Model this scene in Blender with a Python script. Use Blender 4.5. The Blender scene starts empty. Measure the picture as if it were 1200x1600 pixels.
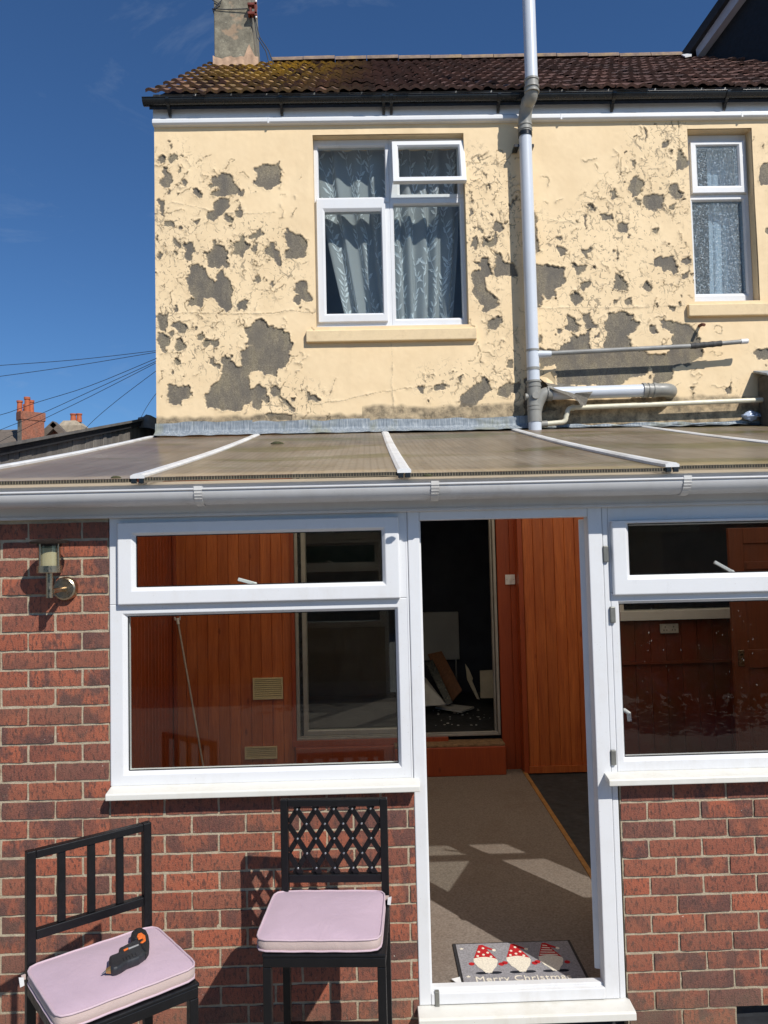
import bpy, bmesh, math, random
import numpy as np
from mathutils import Vector, Matrix
rnd = random.Random(7)
sc = bpy.context.scene
COL = sc.collection
R_ = math.radians
# ------------------------------------------------------------------ camera
F = 1200.7
CAM = Vector((0.0, -3.25, 2.0))
yaw, pitch, roll = R_(1.06), R_(2.95), R_(-1.34)
fwd = Vector((math.sin(yaw)*math.cos(pitch), math.cos(yaw)*math.cos(pitch), math.sin(pitch)))
_r = Vector((math.cos(yaw), -math.sin(yaw), 0)); _u = _r.cross(fwd)
RIGHT = math.cos(roll)*_r + math.sin(roll)*_u
UP = -math.sin(roll)*_r + math.cos(roll)*_u
cd = bpy.data.cameras.new('camera'); cam = bpy.data.objects.new('camera', cd); COL.objects.link(cam)
m3 = Matrix((RIGHT, UP, -fwd)).transposed()
cam.matrix_world = Matrix.Translation(CAM) @ m3.to_4x4()
cd.sensor_fit = 'VERTICAL'; cd.sensor_height = 24; cd.lens = 24*F/1600
cd.clip_start = 0.02; cd.clip_end = 2000
sc.camera = cam
def ray(px, py): return RIGHT*((px-600)/F) - UP*((py-800)/F) + fwd
def at(px, py, Y=0.0):            # a point of the photograph on the vertical plane y = Y
    d = ray(px, py); return CAM + d*((Y-CAM.y)/d.y)
def atX(px, py, X): d = ray(px, py); return CAM + d*((X-CAM.x)/d.x)
def atZ(px, py, Z): d = ray(px, py); return CAM + d*((Z-CAM.z)/d.z)
# ------------------------------------------------------------------ numpy value noise
def vnoise(x, y, scale, seed):
    g = np.random.RandomState(seed).rand(64, 64)
    x = np.asarray(x)/scale; y = np.asarray(y)/scale
    xi = np.floor(x).astype(int); yi = np.floor(y).astype(int)
    fx = x-xi; fy = y-yi; fx = fx*fx*(3-2*fx); fy = fy*fy*(3-2*fy)
    a = g[xi % 64, yi % 64]; b = g[(xi+1) % 64, yi % 64]; c = g[xi % 64, (yi+1) % 64]; d = g[(xi+1) % 64, (yi+1) % 64]
    return (a*(1-fx)+b*fx)*(1-fy)+(c*(1-fx)+d*fx)*fy
# ------------------------------------------------------------------ mesh building
BASE = {}
class MB:
    def __init__(s): s.v=[]; s.f=[]; s.mi=[]; s.sm=[]; s.col=[]
    def add(s, verts, faces, mi=0, sm=False, col=(.5,.5,.5,1)):
        o=len(s.v); s.v += [tuple(p) for p in verts]
        for f in faces: s.f.append([o+i for i in f]); s.mi.append(mi); s.sm.append(sm); s.col.append(col)
    def box(s, x0,y0,z0,x1,y1,z1, mi=0, col=(.5,.5,.5,1), jit=0):
        if x1<x0: x0,x1=x1,x0
        if y1<y0: y0,y1=y1,y0
        if z1<z0: z0,z1=z1,z0
        P=[(x0,y0,z0),(x1,y0,z0),(x1,y1,z0),(x0,y1,z0),(x0,y0,z1),(x1,y0,z1),(x1,y1,z1),(x0,y1,z1)]
        if jit: P=[tuple(c+rnd.uniform(-jit,jit) for c in p) for p in P]
        s.add(P,[(0,3,2,1),(4,5,6,7),(0,1,5,4),(1,2,6,5),(2,3,7,6),(3,0,4,7)],mi,False,col)
    def bar(s, a, b, w, h, up=(0,0,1), mi=0, col=(.5,.5,.5,1)):   # rectangular bar from a to b
        a=Vector(a); b=Vector(b); t=(b-a).normalized(); up=Vector(up)
        n=t.cross(up)
        if n.length<1e-4: n=t.cross(Vector((1,0,0)))
        n.normalize(); u=n.cross(t).normalized(); n*=w/2; u*=h/2
        P=[a-n-u,a+n-u,a+n+u,a-n+u,b-n-u,b+n-u,b+n+u,b-n+u]
        s.add(P,[(0,1,2,3),(4,7,6,5),(0,4,5,1),(1,5,6,2),(2,6,7,3),(3,7,4,0)],mi,False,col)
    def tube(s, path, r, n=14, caps=True, mi=0, col=(.5,.5,.5,1)):
        path=[Vector(p) for p in path]; m=len(path)
        rr=r if isinstance(r,(list,tuple)) else [r]*m
        t0=(path[1]-path[0]).normalized()
        N=t0.cross(Vector((0,0,1)))
        if N.length<1e-3: N=t0.cross(Vector((1,0,0)))
        N.normalize(); vs=[]; rings=[]
        for i,p in enumerate(path):
            t=(path[min(i+1,m-1)]-path[max(i-1,0)])
            if t.length<1e-9: t=t0
            t=t.normalized(); N=(N-t*N.dot(t)); N.normalize(); B=t.cross(N); t0=t
            vs += [p+(N*math.cos(2*math.pi*k/n)+B*math.sin(2*math.pi*k/n))*rr[i] for k in range(n)]
        fs=[]
        for i in range(m-1):
            for k in range(n):
                a=i*n+k; b=i*n+(k+1)%n; fs.append((a,b,b+n,a+n))
        s.add(vs,fs,mi,True,col)
        if caps:
            s.add(vs[:n],[tuple(range(n))[::-1]],mi,False,col); s.add(vs[-n:],[tuple(range(n))],mi,False,col)
    def lathe(s, prof, c=(0,0,0), n=28, mi=0, axis=(0,0,1), smooth=True):
        ax=Vector(axis).normalized(); q=Vector((0,0,1)).rotation_difference(ax); c=Vector(c)
        for (r0,z0),(r1,z1) in zip(prof[:-1],prof[1:]):
            vs=[];
            for k in range(n):
                a=2*math.pi*k/n
                vs.append(c+q@Vector((r0*math.cos(a),r0*math.sin(a),z0)))
            for k in range(n):
                a=2*math.pi*k/n
                vs.append(c+q@Vector((r1*math.cos(a),r1*math.sin(a),z1)))
            if r0<1e-6: s.add(vs[n:]+[vs[0]],[(n,k,(k+1)%n)[::-1] for k in range(n)],mi,False)
            elif r1<1e-6: s.add(vs[:n]+[vs[n]],[(n,k,(k+1)%n) for k in range(n)],mi,False)
            else: s.add(vs,[(k,(k+1)%n,(k+1)%n+n,k+n) for k in range(n)],mi,smooth)
    def prism(s, pts, d, mi=0, col=(.5,.5,.5,1)):     # planar 3-D polygon pushed along d
        n=len(pts); d=Vector(d); a=[Vector(p) for p in pts]; b=[p+d for p in a]
        s.add(a+b,[tuple(range(n)),tuple(range(2*n-1,n-1,-1))]+[(i,i+n,(i+1)%n+n,(i+1)%n) for i in range(n)],mi,False,col)
    def grid(s, fn, nu, nv, mi=0, smooth=True, col=(.5,.5,.5,1)):
        vs=[fn(i/nu,j/nv) for j in range(nv+1) for i in range(nu+1)]
        w=nu+1
        s.add(vs,[(j*w+i,j*w+i+1,(j+1)*w+i+1,(j+1)*w+i) for j in range(nv) for i in range(nu)],mi,smooth,col)
    def ring(s, x0,x1,z0,z1, prof, mi=0):     # mitred frame: prof = closed loop of (inset, y)
        P=[]; n=len(prof)
        for (ins,y) in prof:
            P += [(x0+ins,y,z0+ins),(x1-ins,y,z0+ins),(x1-ins,y,z1-ins),(x0+ins,y,z1-ins)]
        fs=[]
        for i in range(n):
            j=(i+1)%n
            for k in range(4):
                l=(k+1)%4; fs.append((i*4+k,i*4+l,j*4+l,j*4+k))
        s.add(P,fs,mi,False)
    def split(s):                                  # one builder per connected piece
        par=list(range(len(s.v)))
        def find(i):
            while par[i]!=i: par[i]=par[par[i]]; i=par[i]
            return i
        for f in s.f:
            a=find(f[0])
            for i in f[1:]: par[find(i)]=a
        out={}
        for f,mi,sm,c in zip(s.f,s.mi,s.sm,s.col):
            q,mp=out.setdefault(find(f[0]),(MB(),{}))
            for i in f:
                if i not in mp: mp[i]=len(q.v); q.v.append(s.v[i])
            q.f.append([mp[i] for i in f]); q.mi.append(mi); q.sm.append(sm); q.col.append(c)
        return [q for q,_ in out.values()]
    def build_each(s,name,mats,parent=None,**k):
        for q in s.split(): o=q.build(name,mats,parent,**k)
        return o
    def build(s, name, mats, parent=None, bevel=0, local=False, loc=None, seg=2):
        me=bpy.data.meshes.new(name)
        off=Vector(BASE.get(parent.name,(0,0,0))) if parent else Vector(loc or (0,0,0))
        if local: off=Vector((0,0,0))
        me.from_pydata([tuple(Vector(p)-off) for p in s.v],[],s.f)
        for m in (mats if isinstance(mats,(list,tuple)) else [mats]): me.materials.append(m)
        me.polygons.foreach_set('material_index',s.mi); me.polygons.foreach_set('use_smooth',s.sm)
        ca=me.color_attributes.new('tone','FLOAT_COLOR','CORNER')
        ls=[]
        for f,c in zip(s.f,s.col): ls += list(c)*len(f)
        ca.data.foreach_set('color',ls)
        bm=bmesh.new(); bm.from_mesh(me)
        bmesh.ops.recalc_face_normals(bm,faces=bm.faces) ; bm.to_mesh(me); bm.free()
        me.update()
        o=bpy.data.objects.new(name,me); COL.objects.link(o)
        if parent: o.parent=parent; BASE[o.name]=tuple(off)
        else: o.location=off; BASE[o.name]=tuple(off)
        if bevel:
            b=o.modifiers.new('bevel','BEVEL'); b.width=bevel; b.segments=seg; b.limit_method='ANGLE'; b.angle_limit=R_(40)
        return o
def tag(o,label=None,cat=None,group=None,kind=None):
    if label: o['label']=label
    if cat: o['category']=cat
    if group: o['group']=group
    if kind: o['kind']=kind
    return o
def thing(name,label,cat,loc=(0,0,0),rz=0,group=None):
    o=bpy.data.objects.new(name,None); COL.objects.link(o); o.location=loc; o.rotation_euler=(0,0,rz)
    o.empty_display_size=.1; BASE[o.name]=tuple(loc); return tag(o,label,cat,group)
# ------------------------------------------------------------------ materials
class NT:
    def __init__(s,name):
        s.m=bpy.data.materials.new(name); s.m.use_nodes=True; s.t=s.m.node_tree; s.n=s.t.nodes; s.l=s.t.links
        s.b=s.n['Principled BSDF']; s.out=s.n['Material Output']; s.tc=s.n.new('ShaderNodeTexCoord')
    def new(s,ty,**k):
        nd=s.n.new(ty)
        for a,v in k.items(): setattr(nd,a,v)
        return nd
    def link(s,a,b): s.l.new(a,b)
    def geo(s):
        g=getattr(s,'_g',None)
        if g is None: g=s._g=s.new('ShaderNodeNewGeometry')
        return g.outputs['Position']
    def mapping(s,scale=(1,1,1),src=None):
        mp=s.new('ShaderNodeMapping'); mp.inputs['Scale'].default_value=scale
        s.link(src or s.geo(),mp.inputs['Vector']); return mp.outputs['Vector']
    def noise(s,scale=5,detail=4,rough=.6,vec=None,stretch=None,dist=0):
        nd=s.new('ShaderNodeTexNoise'); nd.inputs['Scale'].default_value=scale; nd.inputs['Detail'].default_value=detail
        nd.inputs['Roughness'].default_value=rough; nd.inputs['Distortion'].default_value=dist
        s.link(vec or s.mapping(stretch or (1,1,1)),nd.inputs['Vector']); return nd.outputs['Fac']
    def ramp(s,fac,stops,interp='LINEAR'):
        r=s.new('ShaderNodeValToRGB'); r.color_ramp.interpolation=interp; e=r.color_ramp.elements
        while len(e)<len(stops): e.new(.5)
        for el,(p,c) in zip(e,stops):
            el.position=p; el.color=(c,c,c,1) if isinstance(c,(int,float)) else (*c,1)
        s.link(fac,r.inputs['Fac']); return r.outputs['Color']
    def mix(s,fac,a,b,bt='MIX'):
        m=s.new('ShaderNodeMix',data_type='RGBA',blend_type=bt)
        for k,v in ((0,fac),(6,a),(7,b)):
            if isinstance(v,bpy.types.NodeSocket): s.link(v,m.inputs[k])
            elif isinstance(v,(int,float)): m.inputs[k].default_value=v if k==0 else (v,v,v,1)
            else: m.inputs[k].default_value=(*v,1)
        return m.outputs[2]
    def math(s,op,a,b=None,c=None,clamp=False):
        m=s.new('ShaderNodeMath',operation=op,use_clamp=clamp)
        for i,v in enumerate((a,b,c)):
            if v is None: continue
            if isinstance(v,(int,float)): m.inputs[i].default_value=v
            else: s.link(v,m.inputs[i])
        return m.outputs[0]
    def attr(s,name='tone'):
        a=s.new('ShaderNodeVertexColor'); a.layer_name=name
        sp=s.new('ShaderNodeSeparateColor'); s.link(a.outputs['Color'],sp.inputs['Color']); return sp.outputs
    def xyz(s):
        sp=s.new('ShaderNodeSeparateXYZ'); s.link(s.geo(),sp.inputs[0]); return sp.outputs
    def bump(s,h,strength=.3,dist=.01):
        b=s.new('ShaderNodeBump'); b.inputs['Strength'].default_value=strength; b.inputs['Distance'].default_value=dist
        s.link(h,b.inputs['Height']); s.link(b.outputs['Normal'],s.b.inputs['Normal']); return b
    def col(s,c): s.link(c,s.b.inputs['Base Color']); return s
    def rough(s,v):
        if isinstance(v,(int,float)): s.b.inputs['Roughness'].default_value=v
        else: s.link(v,s.b.inputs['Roughness'])
        return s
def simple(name,c,rough=.5,var=.12,scale=6,bump=0,bscale=80,metal=0,spec=.5,dirt=None,dscale=3,damt=.4,stretch=None):
    t=NT(name); n=t.noise(scale,5,.6,stretch=stretch)
    lo=tuple(max(0,x*(1-var)) for x in c); hi=tuple(x*(1+var) for x in c)
    cc=t.ramp(n,[(.3,lo),(.7,hi)])
    if dirt:
        d=t.noise(dscale,8,.7,stretch=stretch); f=t.ramp(d,[(.5,0.0),(.75,damt)])
        cc=t.mix(f,cc,dirt)
    t.col(cc); rn=t.noise(scale*3,3,.5); t.rough(t.ramp(rn,[(.3,max(0,rough-.08)),(.7,min(1,rough+.08))]))
    t.b.inputs['Metallic'].default_value=metal; t.b.inputs['Specular IOR Level'].default_value=spec
    if bump: t.bump(t.noise(bscale,4,.6,stretch=stretch),bump,.004)
    return t.m
def schlick(t,f0=.04):
    lw=t.new('ShaderNodeLayerWeight'); lw.inputs['Blend'].default_value=.5
    p=t.math('POWER',lw.outputs['Facing'],5); return t.math('ADD',t.math('MULTIPLY',p,1-f0),f0)
def glass(name,tint=(.93,.95,.94),f0=.024,rough=0.0,dust=.004,bumpy=None,specks_and_glints=0,frost=None):
    t=NT(name); tr=t.new('ShaderNodeBsdfTransparent'); tr.inputs['Color'].default_value=(*tint,1)
    gl=t.new('ShaderNodeBsdfGlossy'); gl.inputs['Roughness'].default_value=rough
    if bumpy:
        b=t.new('ShaderNodeBump'); b.inputs['Strength'].default_value=bumpy; b.inputs['Distance'].default_value=.01
        vo=t.new('ShaderNodeTexVoronoi'); vo.inputs['Scale'].default_value=85; t.link(t.geo(),vo.inputs['Vector'])
        t.link(vo.outputs['Distance'],b.inputs['Height']); t.link(b.outputs['Normal'],gl.inputs['Normal'])
    mx=t.new('ShaderNodeMixShader'); t.link(schlick(t,f0),mx.inputs[0]); t.link(tr.outputs[0],mx.inputs[1]); t.link(gl.outputs[0],mx.inputs[2])
    df=t.new('ShaderNodeBsdfDiffuse'); df.inputs['Color'].default_value=(.6,.58,.54,1)
    n=t.noise(9,8,.75); f=t.ramp(n,[(.45,0.0),(.8,dust)])
    if specks_and_glints: f=t.math('ADD',f,(t.ramp(t.noise(62,3,.6,stretch=(1,1,.8)),[(.56,0.0),(.66,specks_and_glints)]) if frost else t.math('MULTIPLY',t.ramp(t.noise(75,2,.5,stretch=(1,1,.7)),[(.72,0.0),(.77,specks_and_glints)]),t.ramp(t.noise(3.5,4,.6),[(.52,0.0),(.64,1.0)]))))
    if frost: df.inputs['Color'].default_value=(*frost[1],1); f=t.math('ADD',f,frost[0])
    m2=t.new('ShaderNodeMixShader'); t.link(f,m2.inputs[0]); t.link(mx.outputs[0],m2.inputs[1]); t.link(df.outputs[0],m2.inputs[2])
    t.link(m2.outputs[0],t.out.inputs['Surface']); return t.m
M={}
# white pvc with faint grime
def pvc(name,c=(.70,.71,.725),dirt=(.42,.37,.28),damt=.55,rough=.3):
    t=NT(name); n=t.noise(2.5,8,.7); d=t.noise(14,6,.7,stretch=(1,1,.35))
    f=t.math('MULTIPLY',t.ramp(n,[(.45,0.0),(.75,1.0)]),t.ramp(d,[(.4,0.0),(.8,damt)]))
    sp=t.noise(160,2,.5); f2=t.ramp(sp,[(.73,0.0),(.77,.5)])
    c1=t.mix(f,c,dirt); c2=t.mix(f2,c1,(.25,.22,.18)); t.col(c2); t.rough(t.ramp(d,[(.3,rough-.05),(.7,rough+.15)])); return t.m
M['pvc']=pvc('white_upvc'); M['pvc_dirty']=pvc('grimy_white_upvc',(.64,.63,.61),(.33,.29,.22),.6,.4)
M['pvc_grey']=pvc('pale_grey_pvc_pipe',(.58,.62,.68),(.40,.38,.33),.4,.3)
M['fit']=simple('grey_pvc_fitting',(.27,.265,.24),.45,.15,9,dirt=(.16,.14,.11),damt=.5)
M['waste']=simple('weathered_grey_waste_pipe',(.25,.25,.24),.5,.2,10,dirt=(.13,.12,.10))
M['cream_pipe']=simple('cream_overflow_pipe',(.66,.62,.48),.4,.12,8,dirt=(.35,.30,.2))
M['blackg']=simple('black_gutter_plastic',(.012,.014,.016),.28,.2,6)
M['black_metal']=simple('black_painted_steel',(.0045,.0045,.0055),.42,.25,20,bump=.05,bscale=150,spec=.35)
M['bolt']=simple('bolt_steel',(.5,.5,.48),.35,.1,30,metal=.9)
M['steel']=simple('brushed_stainless_steel',(.42,.34,.24),.30,.05,30,metal=1,stretch=(1,1,12))
M['alu']=simple('dull_aluminium',(.36,.35,.32),.42,.12,10,metal=.35,dirt=(.2,.18,.15))
M['alu_white']=simple('white_aluminium_bar',(.72,.72,.71),.4,.08,8,dirt=(.3,.27,.2),damt=.6,stretch=(1,1,1))
M['pvc_sill']=pvc('creamed_upvc_sill',(.69,.68,.63),(.45,.38,.26),.7,.35); M['pvc_gutter']=pvc('dull_upvc_gutter',(.55,.55,.55),(.30,.27,.22),.7,.4)
M['glass']=glass('window_glass'); M['glass_dusty']=glass('dusty_window_glass',(.88,.89,.89),dust=.004,specks_and_glints=.32)
M['patio_glass']=glass('patio_door_glass',(.85,.9,.9),.075)
M['obscure']=glass('obscure_bathroom_glass',(.80,.86,.90),.022,.22,.0,bumpy=.55,frost=(.07,(.55,.66,.74)),specks_and_glints=.40)  # pale specks paint sun glints, the frost tint adds the sky's blue
M['concrete']=simple('grey_patio_concrete',(.30,.28,.25),.85,.2,4,bump=.3,bscale=60,dirt=(.16,.15,.12))
# brick + mortar
def brickmat():
    t=NT('rustic_red_brick'); a=t.attr()
    base=t.ramp(a['Red'],[(0,(.29,.076,.040)),(.25,(.37,.102,.052)),(.5,(.19,.062,.042)),(.75,(.32,.098,.052)),(1,(.135,.056,.046))])
    n=t.noise(7,5,.6,stretch=(1.6,1,1)); blot=t.math('MULTIPLY',t.ramp(n,[(.45,0.0),(.55,1.0)]),t.ramp(a['Green'],[(.15,0.05),(.8,.92)]))
    c=t.mix(blot,base,(.080,.040,.038))
    sc1=t.noise(60,4,.7,stretch=(1.5,1,.6)); c=t.mix(t.ramp(sc1,[(.51,0.0),(.60,.82)]),c,(.05,.028,.025))
    fine=t.noise(220,3,.6); c=t.mix(t.ramp(fine,[(.35,.25),(.6,0.0)]),c,(.42,.17,.10))
    gm=t.noise(1.7,7,.7); c=t.mix(t.ramp(gm,[(.48,0.0),(.7,.45)]),c,(.15,.095,.065)); sm=t.noise(20,5,.7); c=t.mix(t.ramp(sm,[(.64,0.0),(.74,.35)]),c,(.40,.32,.23))
    z=t.xyz()['Z']; low=t.ramp(z,[(.03,.55),(.22,0.0)]); mud=t.noise(9,5,.65)
    c=t.mix(t.math('MULTIPLY',low,t.ramp(mud,[(.35,0.2),(.65,1.0)])),c,(.17,.135,.085))
    wh=t.noise(75,2,.5); c=t.mix(t.ramp(wh,[(.755,0.0),(.78,.8)]),c,(.6,.55,.48))
    t.col(c); t.rough(.85)
    h=t.mix(.55,sc1,fine); t.bump(h,.9,.006); return t.m
M['brick']=brickmat()
def mortarmat():
    t=NT('sandy_mortar'); n=t.noise(30,6,.7); c=t.ramp(n,[(.3,(.33,.275,.19)),(.7,(.49,.415,.30))]); 
    z=t.xyz()['Z']; c=t.mix(t.ramp(z,[(.02,.5),(.25,0.0)]),c,(.22,.18,.12)); t.col(c); t.rough(.95); t.bump(t.noise(150,4,.6),.8,.005); return t.m
M['mortar']=mortarmat()
# house paint
CREAM=(.80,.585,.335)
def paintmat():
    t=NT('peeling_cream_masonry_paint'); a=t.attr()
    n=t.noise(3,6,.65); cream=t.ramp(n,[(.3,(.76,.575,.345)),(.7,(.855,.665,.415))])
    s=t.noise(1.6,6,.7,stretch=(3,1,.5)); cream=t.mix(t.ramp(s,[(.55,0.0),(.8,.22)]),cream,(.45,.33,.19))
    g=t.noise(150,3,.75); g2=t.noise(5,5,.6,stretch=(1.5,1,.6))
    grey=t.ramp(g,[(.33,(.065,.057,.048)),(.5,(.175,.155,.122)),(.66,(.40,.345,.25))])
    gm=t.noise(48,4,.75); grey=t.mix(t.ramp(gm,[(.56,0.0),(.68,.7)]),grey,(.40,.34,.235)); grey=t.mix(t.ramp(gm,[(.32,.7),(.44,0.0)]),grey,(.055,.048,.042)); grey=t.mix(.35,grey,(.21,.165,.10)); grey=t.mix(t.ramp(g2,[(.38,.75),(.6,0.0)]),grey,(.11,.098,.085)); grey=t.mix(t.ramp(g2,[(.52,0.0),(.75,.5)]),grey,(.26,.22,.13))
    edge=t.math('MULTIPLY',t.ramp(a['Green'],[(0,0.0),(1,.8)]),1.0)
    cream=t.mix(edge,cream,(.30,.25,.18)); 
    vc=t.new('ShaderNodeVertexColor'); vc.layer_name='tone'; dmg=vc.outputs['Alpha']
    def cracks(scale,wid,seed):
        off=t.new('ShaderNodeTexNoise'); off.inputs['Scale'].default_value=11; off.inputs['Detail'].default_value=6; t.link(t.mapping(),off.inputs['Vector'])
        ad=t.new('ShaderNodeVectorMath',operation='MULTIPLY_ADD'); t.link(off.outputs['Color'],ad.inputs[0]); ad.inputs[1].default_value=(.11,.0,.11); t.link(t.mapping((1.0,0,.8)),ad.inputs[2])
        v=t.new('ShaderNodeTexVoronoi',feature='DISTANCE_TO_EDGE'); v.inputs['Scale'].default_value=scale; t.link(ad.outputs[0],v.inputs['Vector'])
        ln=t.ramp(v.outputs['Distance'],[(wid*.4,1.0),(wid,0.0)]); k=t.noise(scale*1.1,4,.6,vec=t.mapping((1+seed*.1,1,1))); return t.math('MULTIPLY',ln,t.ramp(k,[(.51,0.0),(.58,1.0)])),v.outputs['Distance']
    k1,d1=cracks(8.5,.040,1); k2,d2=cracks(19,.075,2)
    crk=t.math('MULTIPLY',t.math('MAXIMUM',k1,k2),t.ramp(dmg,[(.12,0.0),(.5,1.0)]))
    cream=t.mix(t.math('MULTIPLY',crk,.72),cream,(.20,.16,.11))
    dirt=a['Blue']; base=t.mix(a['Red'],cream,grey); dn=t.noise(13,6,.7); base=t.mix(t.math('MULTIPLY',dirt,t.ramp(dn,[(.3,.35),(.6,.95)])),base,t.ramp(t.noise(28,5,.7),[(.3,(.075,.06,.04)),(.7,(.26,.205,.13))]))
    t.col(base); t.rough(.8)
    h=t.math('ADD',t.math('MULTIPLY',g,a['Red']),t.math('MULTIPLY',t.noise(60,4,.6),.08)); h=t.math('SUBTRACT',h,t.math('MULTIPLY',crk,.5)); t.bump(h,.45,.006); return t.m
M['paint']=paintmat()
M['creamsill']=simple('cream_painted_sill',(.76,.59,.36),.8,.1,5,bump=.3,bscale=50,dirt=(.38,.28,.17),dscale=5,damt=.6)
M['render_grey']=simple('bare_grey_render',(.15,.135,.11),.9,.35,40,bump=.5,bscale=120)
def woodmat(name,c1,c2,dark,rough=.35,blot=.0):
    t=NT(name); a=t.attr(); n=t.noise(2.6,6,.7,stretch=(7,7,.6),dist=.6); n2=t.noise(16,5,.6,stretch=(14,14,.35))
    c=t.mix(t.ramp(n,[(.3,0.0),(.7,1.0)]),c1,c2); c=t.mix(t.ramp(n2,[(.5,0.0),(.72,.6)]),c,dark)
    c=t.mix(t.ramp(a['Red'],[(0,.35),(.7,0.0)]),c,dark)
    vo=t.new('ShaderNodeTexVoronoi'); vo.inputs['Scale'].default_value=3.2; t.link(t.mapping((2.4,2.4,1)),vo.inputs['Vector'])
    c=t.mix(t.ramp(vo.outputs['Distance'],[(.06,.7),(.12,0.0)]),c,dark)
    if blot:
        b=t.noise(2.2,6,.65); c=t.mix(t.ramp(b,[(.45,0.0),(.62,blot)]),c,(.10,.05,.016))
    t.col(c); t.rough(rough); t.bump(n2,.15,.003); return t.m
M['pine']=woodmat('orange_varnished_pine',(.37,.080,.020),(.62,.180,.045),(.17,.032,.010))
M['maroon']=woodmat('shade_tinted_red_boards',(.15,.026,.010),(.19,.036,.014),(.07,.012,.006),.5,.5)  # shade at the right end of the room is put into this wood colour
M['redwood']=woodmat('reddish_stained_wood',(.29,.050,.013),(.36,.068,.016),(.13,.022,.008),.4)
M['browndoor']=woodmat('brown_ledged_door_wood',(.15,.038,.014),(.19,.050,.018),(.07,.018,.008),.5)
M['weather']=woodmat('weathered_grey_boards',(.20,.18,.16),(.28,.255,.225),(.06,.053,.048),.9)
M['felt']=simple('black_felt_and_hole_shade',(.014,.015,.019),.85,.4,12,bump=.4,bscale=60)
M['feltgrey']=simple('grey_felt_top',(.16,.15,.14),.9,.3,8,bump=.4,bscale=60)
def leadmat():
    t=NT('streaked_lead_flashing'); n=t.noise(14,6,.7,stretch=(5,5,.5)); c=t.ramp(n,[(.3,(.13,.155,.185)),(.5,(.24,.275,.31)),(.7,(.43,.46,.47))])
    b=t.noise(3.5,5,.6,stretch=(1.5,1,1)); c=t.mix(t.ramp(b,[(.52,0.0),(.7,.6)]),c,(.25,.25,.16)); t.col(c); t.rough(.6); t.b.inputs['Metallic'].default_value=.15
    t.bump(n,.4,.006); return t.m
M['lead']=leadmat()
def tilemat():
    t=NT('brown_roof_tile'); a=t.attr(); base=t.ramp(a['Red'],[(0,(.075,.040,.031)),(.5,(.125,.062,.047)),(1,(.18,.085,.060))])
    n=t.noise(26,5,.7); base=t.mix(t.ramp(n,[(.35,.4),(.6,0.0)]),base,(.03,.02,.018))
    li=t.noise(7,6,.75); x=t.xyz()
    dx=t.math('ABSOLUTE',t.math('SUBTRACT',x['X'],-.95)); near=t.ramp(t.math('MULTIPLY',dx,.55),[(.12,1.0),(.62,0.0)])
    up=t.ramp(t.math('MULTIPLY',t.math('SUBTRACT',x['Z'],6.0),.45),[(.1,.25),(.75,1.0)])
    f=t.math('MULTIPLY',t.math('MULTIPLY',near,up),t.ramp(li,[(.43,0.0),(.51,1.0)]))
    li2=t.noise(55,3,.6); base=t.mix(t.math('MULTIPLY',f,t.ramp(li2,[(.3,.3),(.6,1.0)])),base,(.52,.33,.03))
    gr=t.noise(12,6,.7); base=t.mix(t.ramp(gr,[(.62,0.0),(.75,.45)]),base,(.16,.13,.10)); 
    t.col(base); t.rough(.85); t.bump(t.noise(120,4,.6),.5,.004); return t.m
M['tile']=tilemat()
M['ridge']=simple('lichened_ridge_tile',(.22,.16,.125),.9,.3,12,bump=.4,bscale=90,dirt=(.36,.24,.06),dscale=6,damt=.7)
def chimmat():
    t=NT('lichened_chimney_render'); n=t.noise(9,8,.75); c=t.ramp(n,[(.3,(.085,.078,.06)),(.5,(.20,.18,.135)),(.7,(.34,.31,.23))])
    v=t.noise(5,3,.5); c=t.mix(t.ramp(v,[(.62,0.0),(.68,.6)]),c,(.42,.28,.18)); w=t.noise(24,2,.5); c=t.mix(t.ramp(w,[(.66,0.0),(.7,.6)]),c,(.45,.43,.33))
    t.col(c); t.rough(.95); t.bump(n,.6,.01); return t.m
M['chim']=chimmat()
M['mortar_pink']=simple('pinkish_bare_mortar',(.46,.31,.21),.95,.25,14,bump=.5,bscale=60)
M['terracotta']=simple('terracotta_chimney_pot',(.42,.11,.045),.8,.2,10)
M['farbrick']=simple('distant_red_brick',(.26,.095,.055),.9,.4,18,dirt=(.13,.10,.08),dscale=5,damt=.7)
M['farcement']=simple('distant_cement_render',(.36,.30,.22),.9,.25,6)
M['farroof']=simple('distant_grey_brown_tiles',(.13,.105,.085),.9,.35,6,stretch=(1,1,8))
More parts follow.
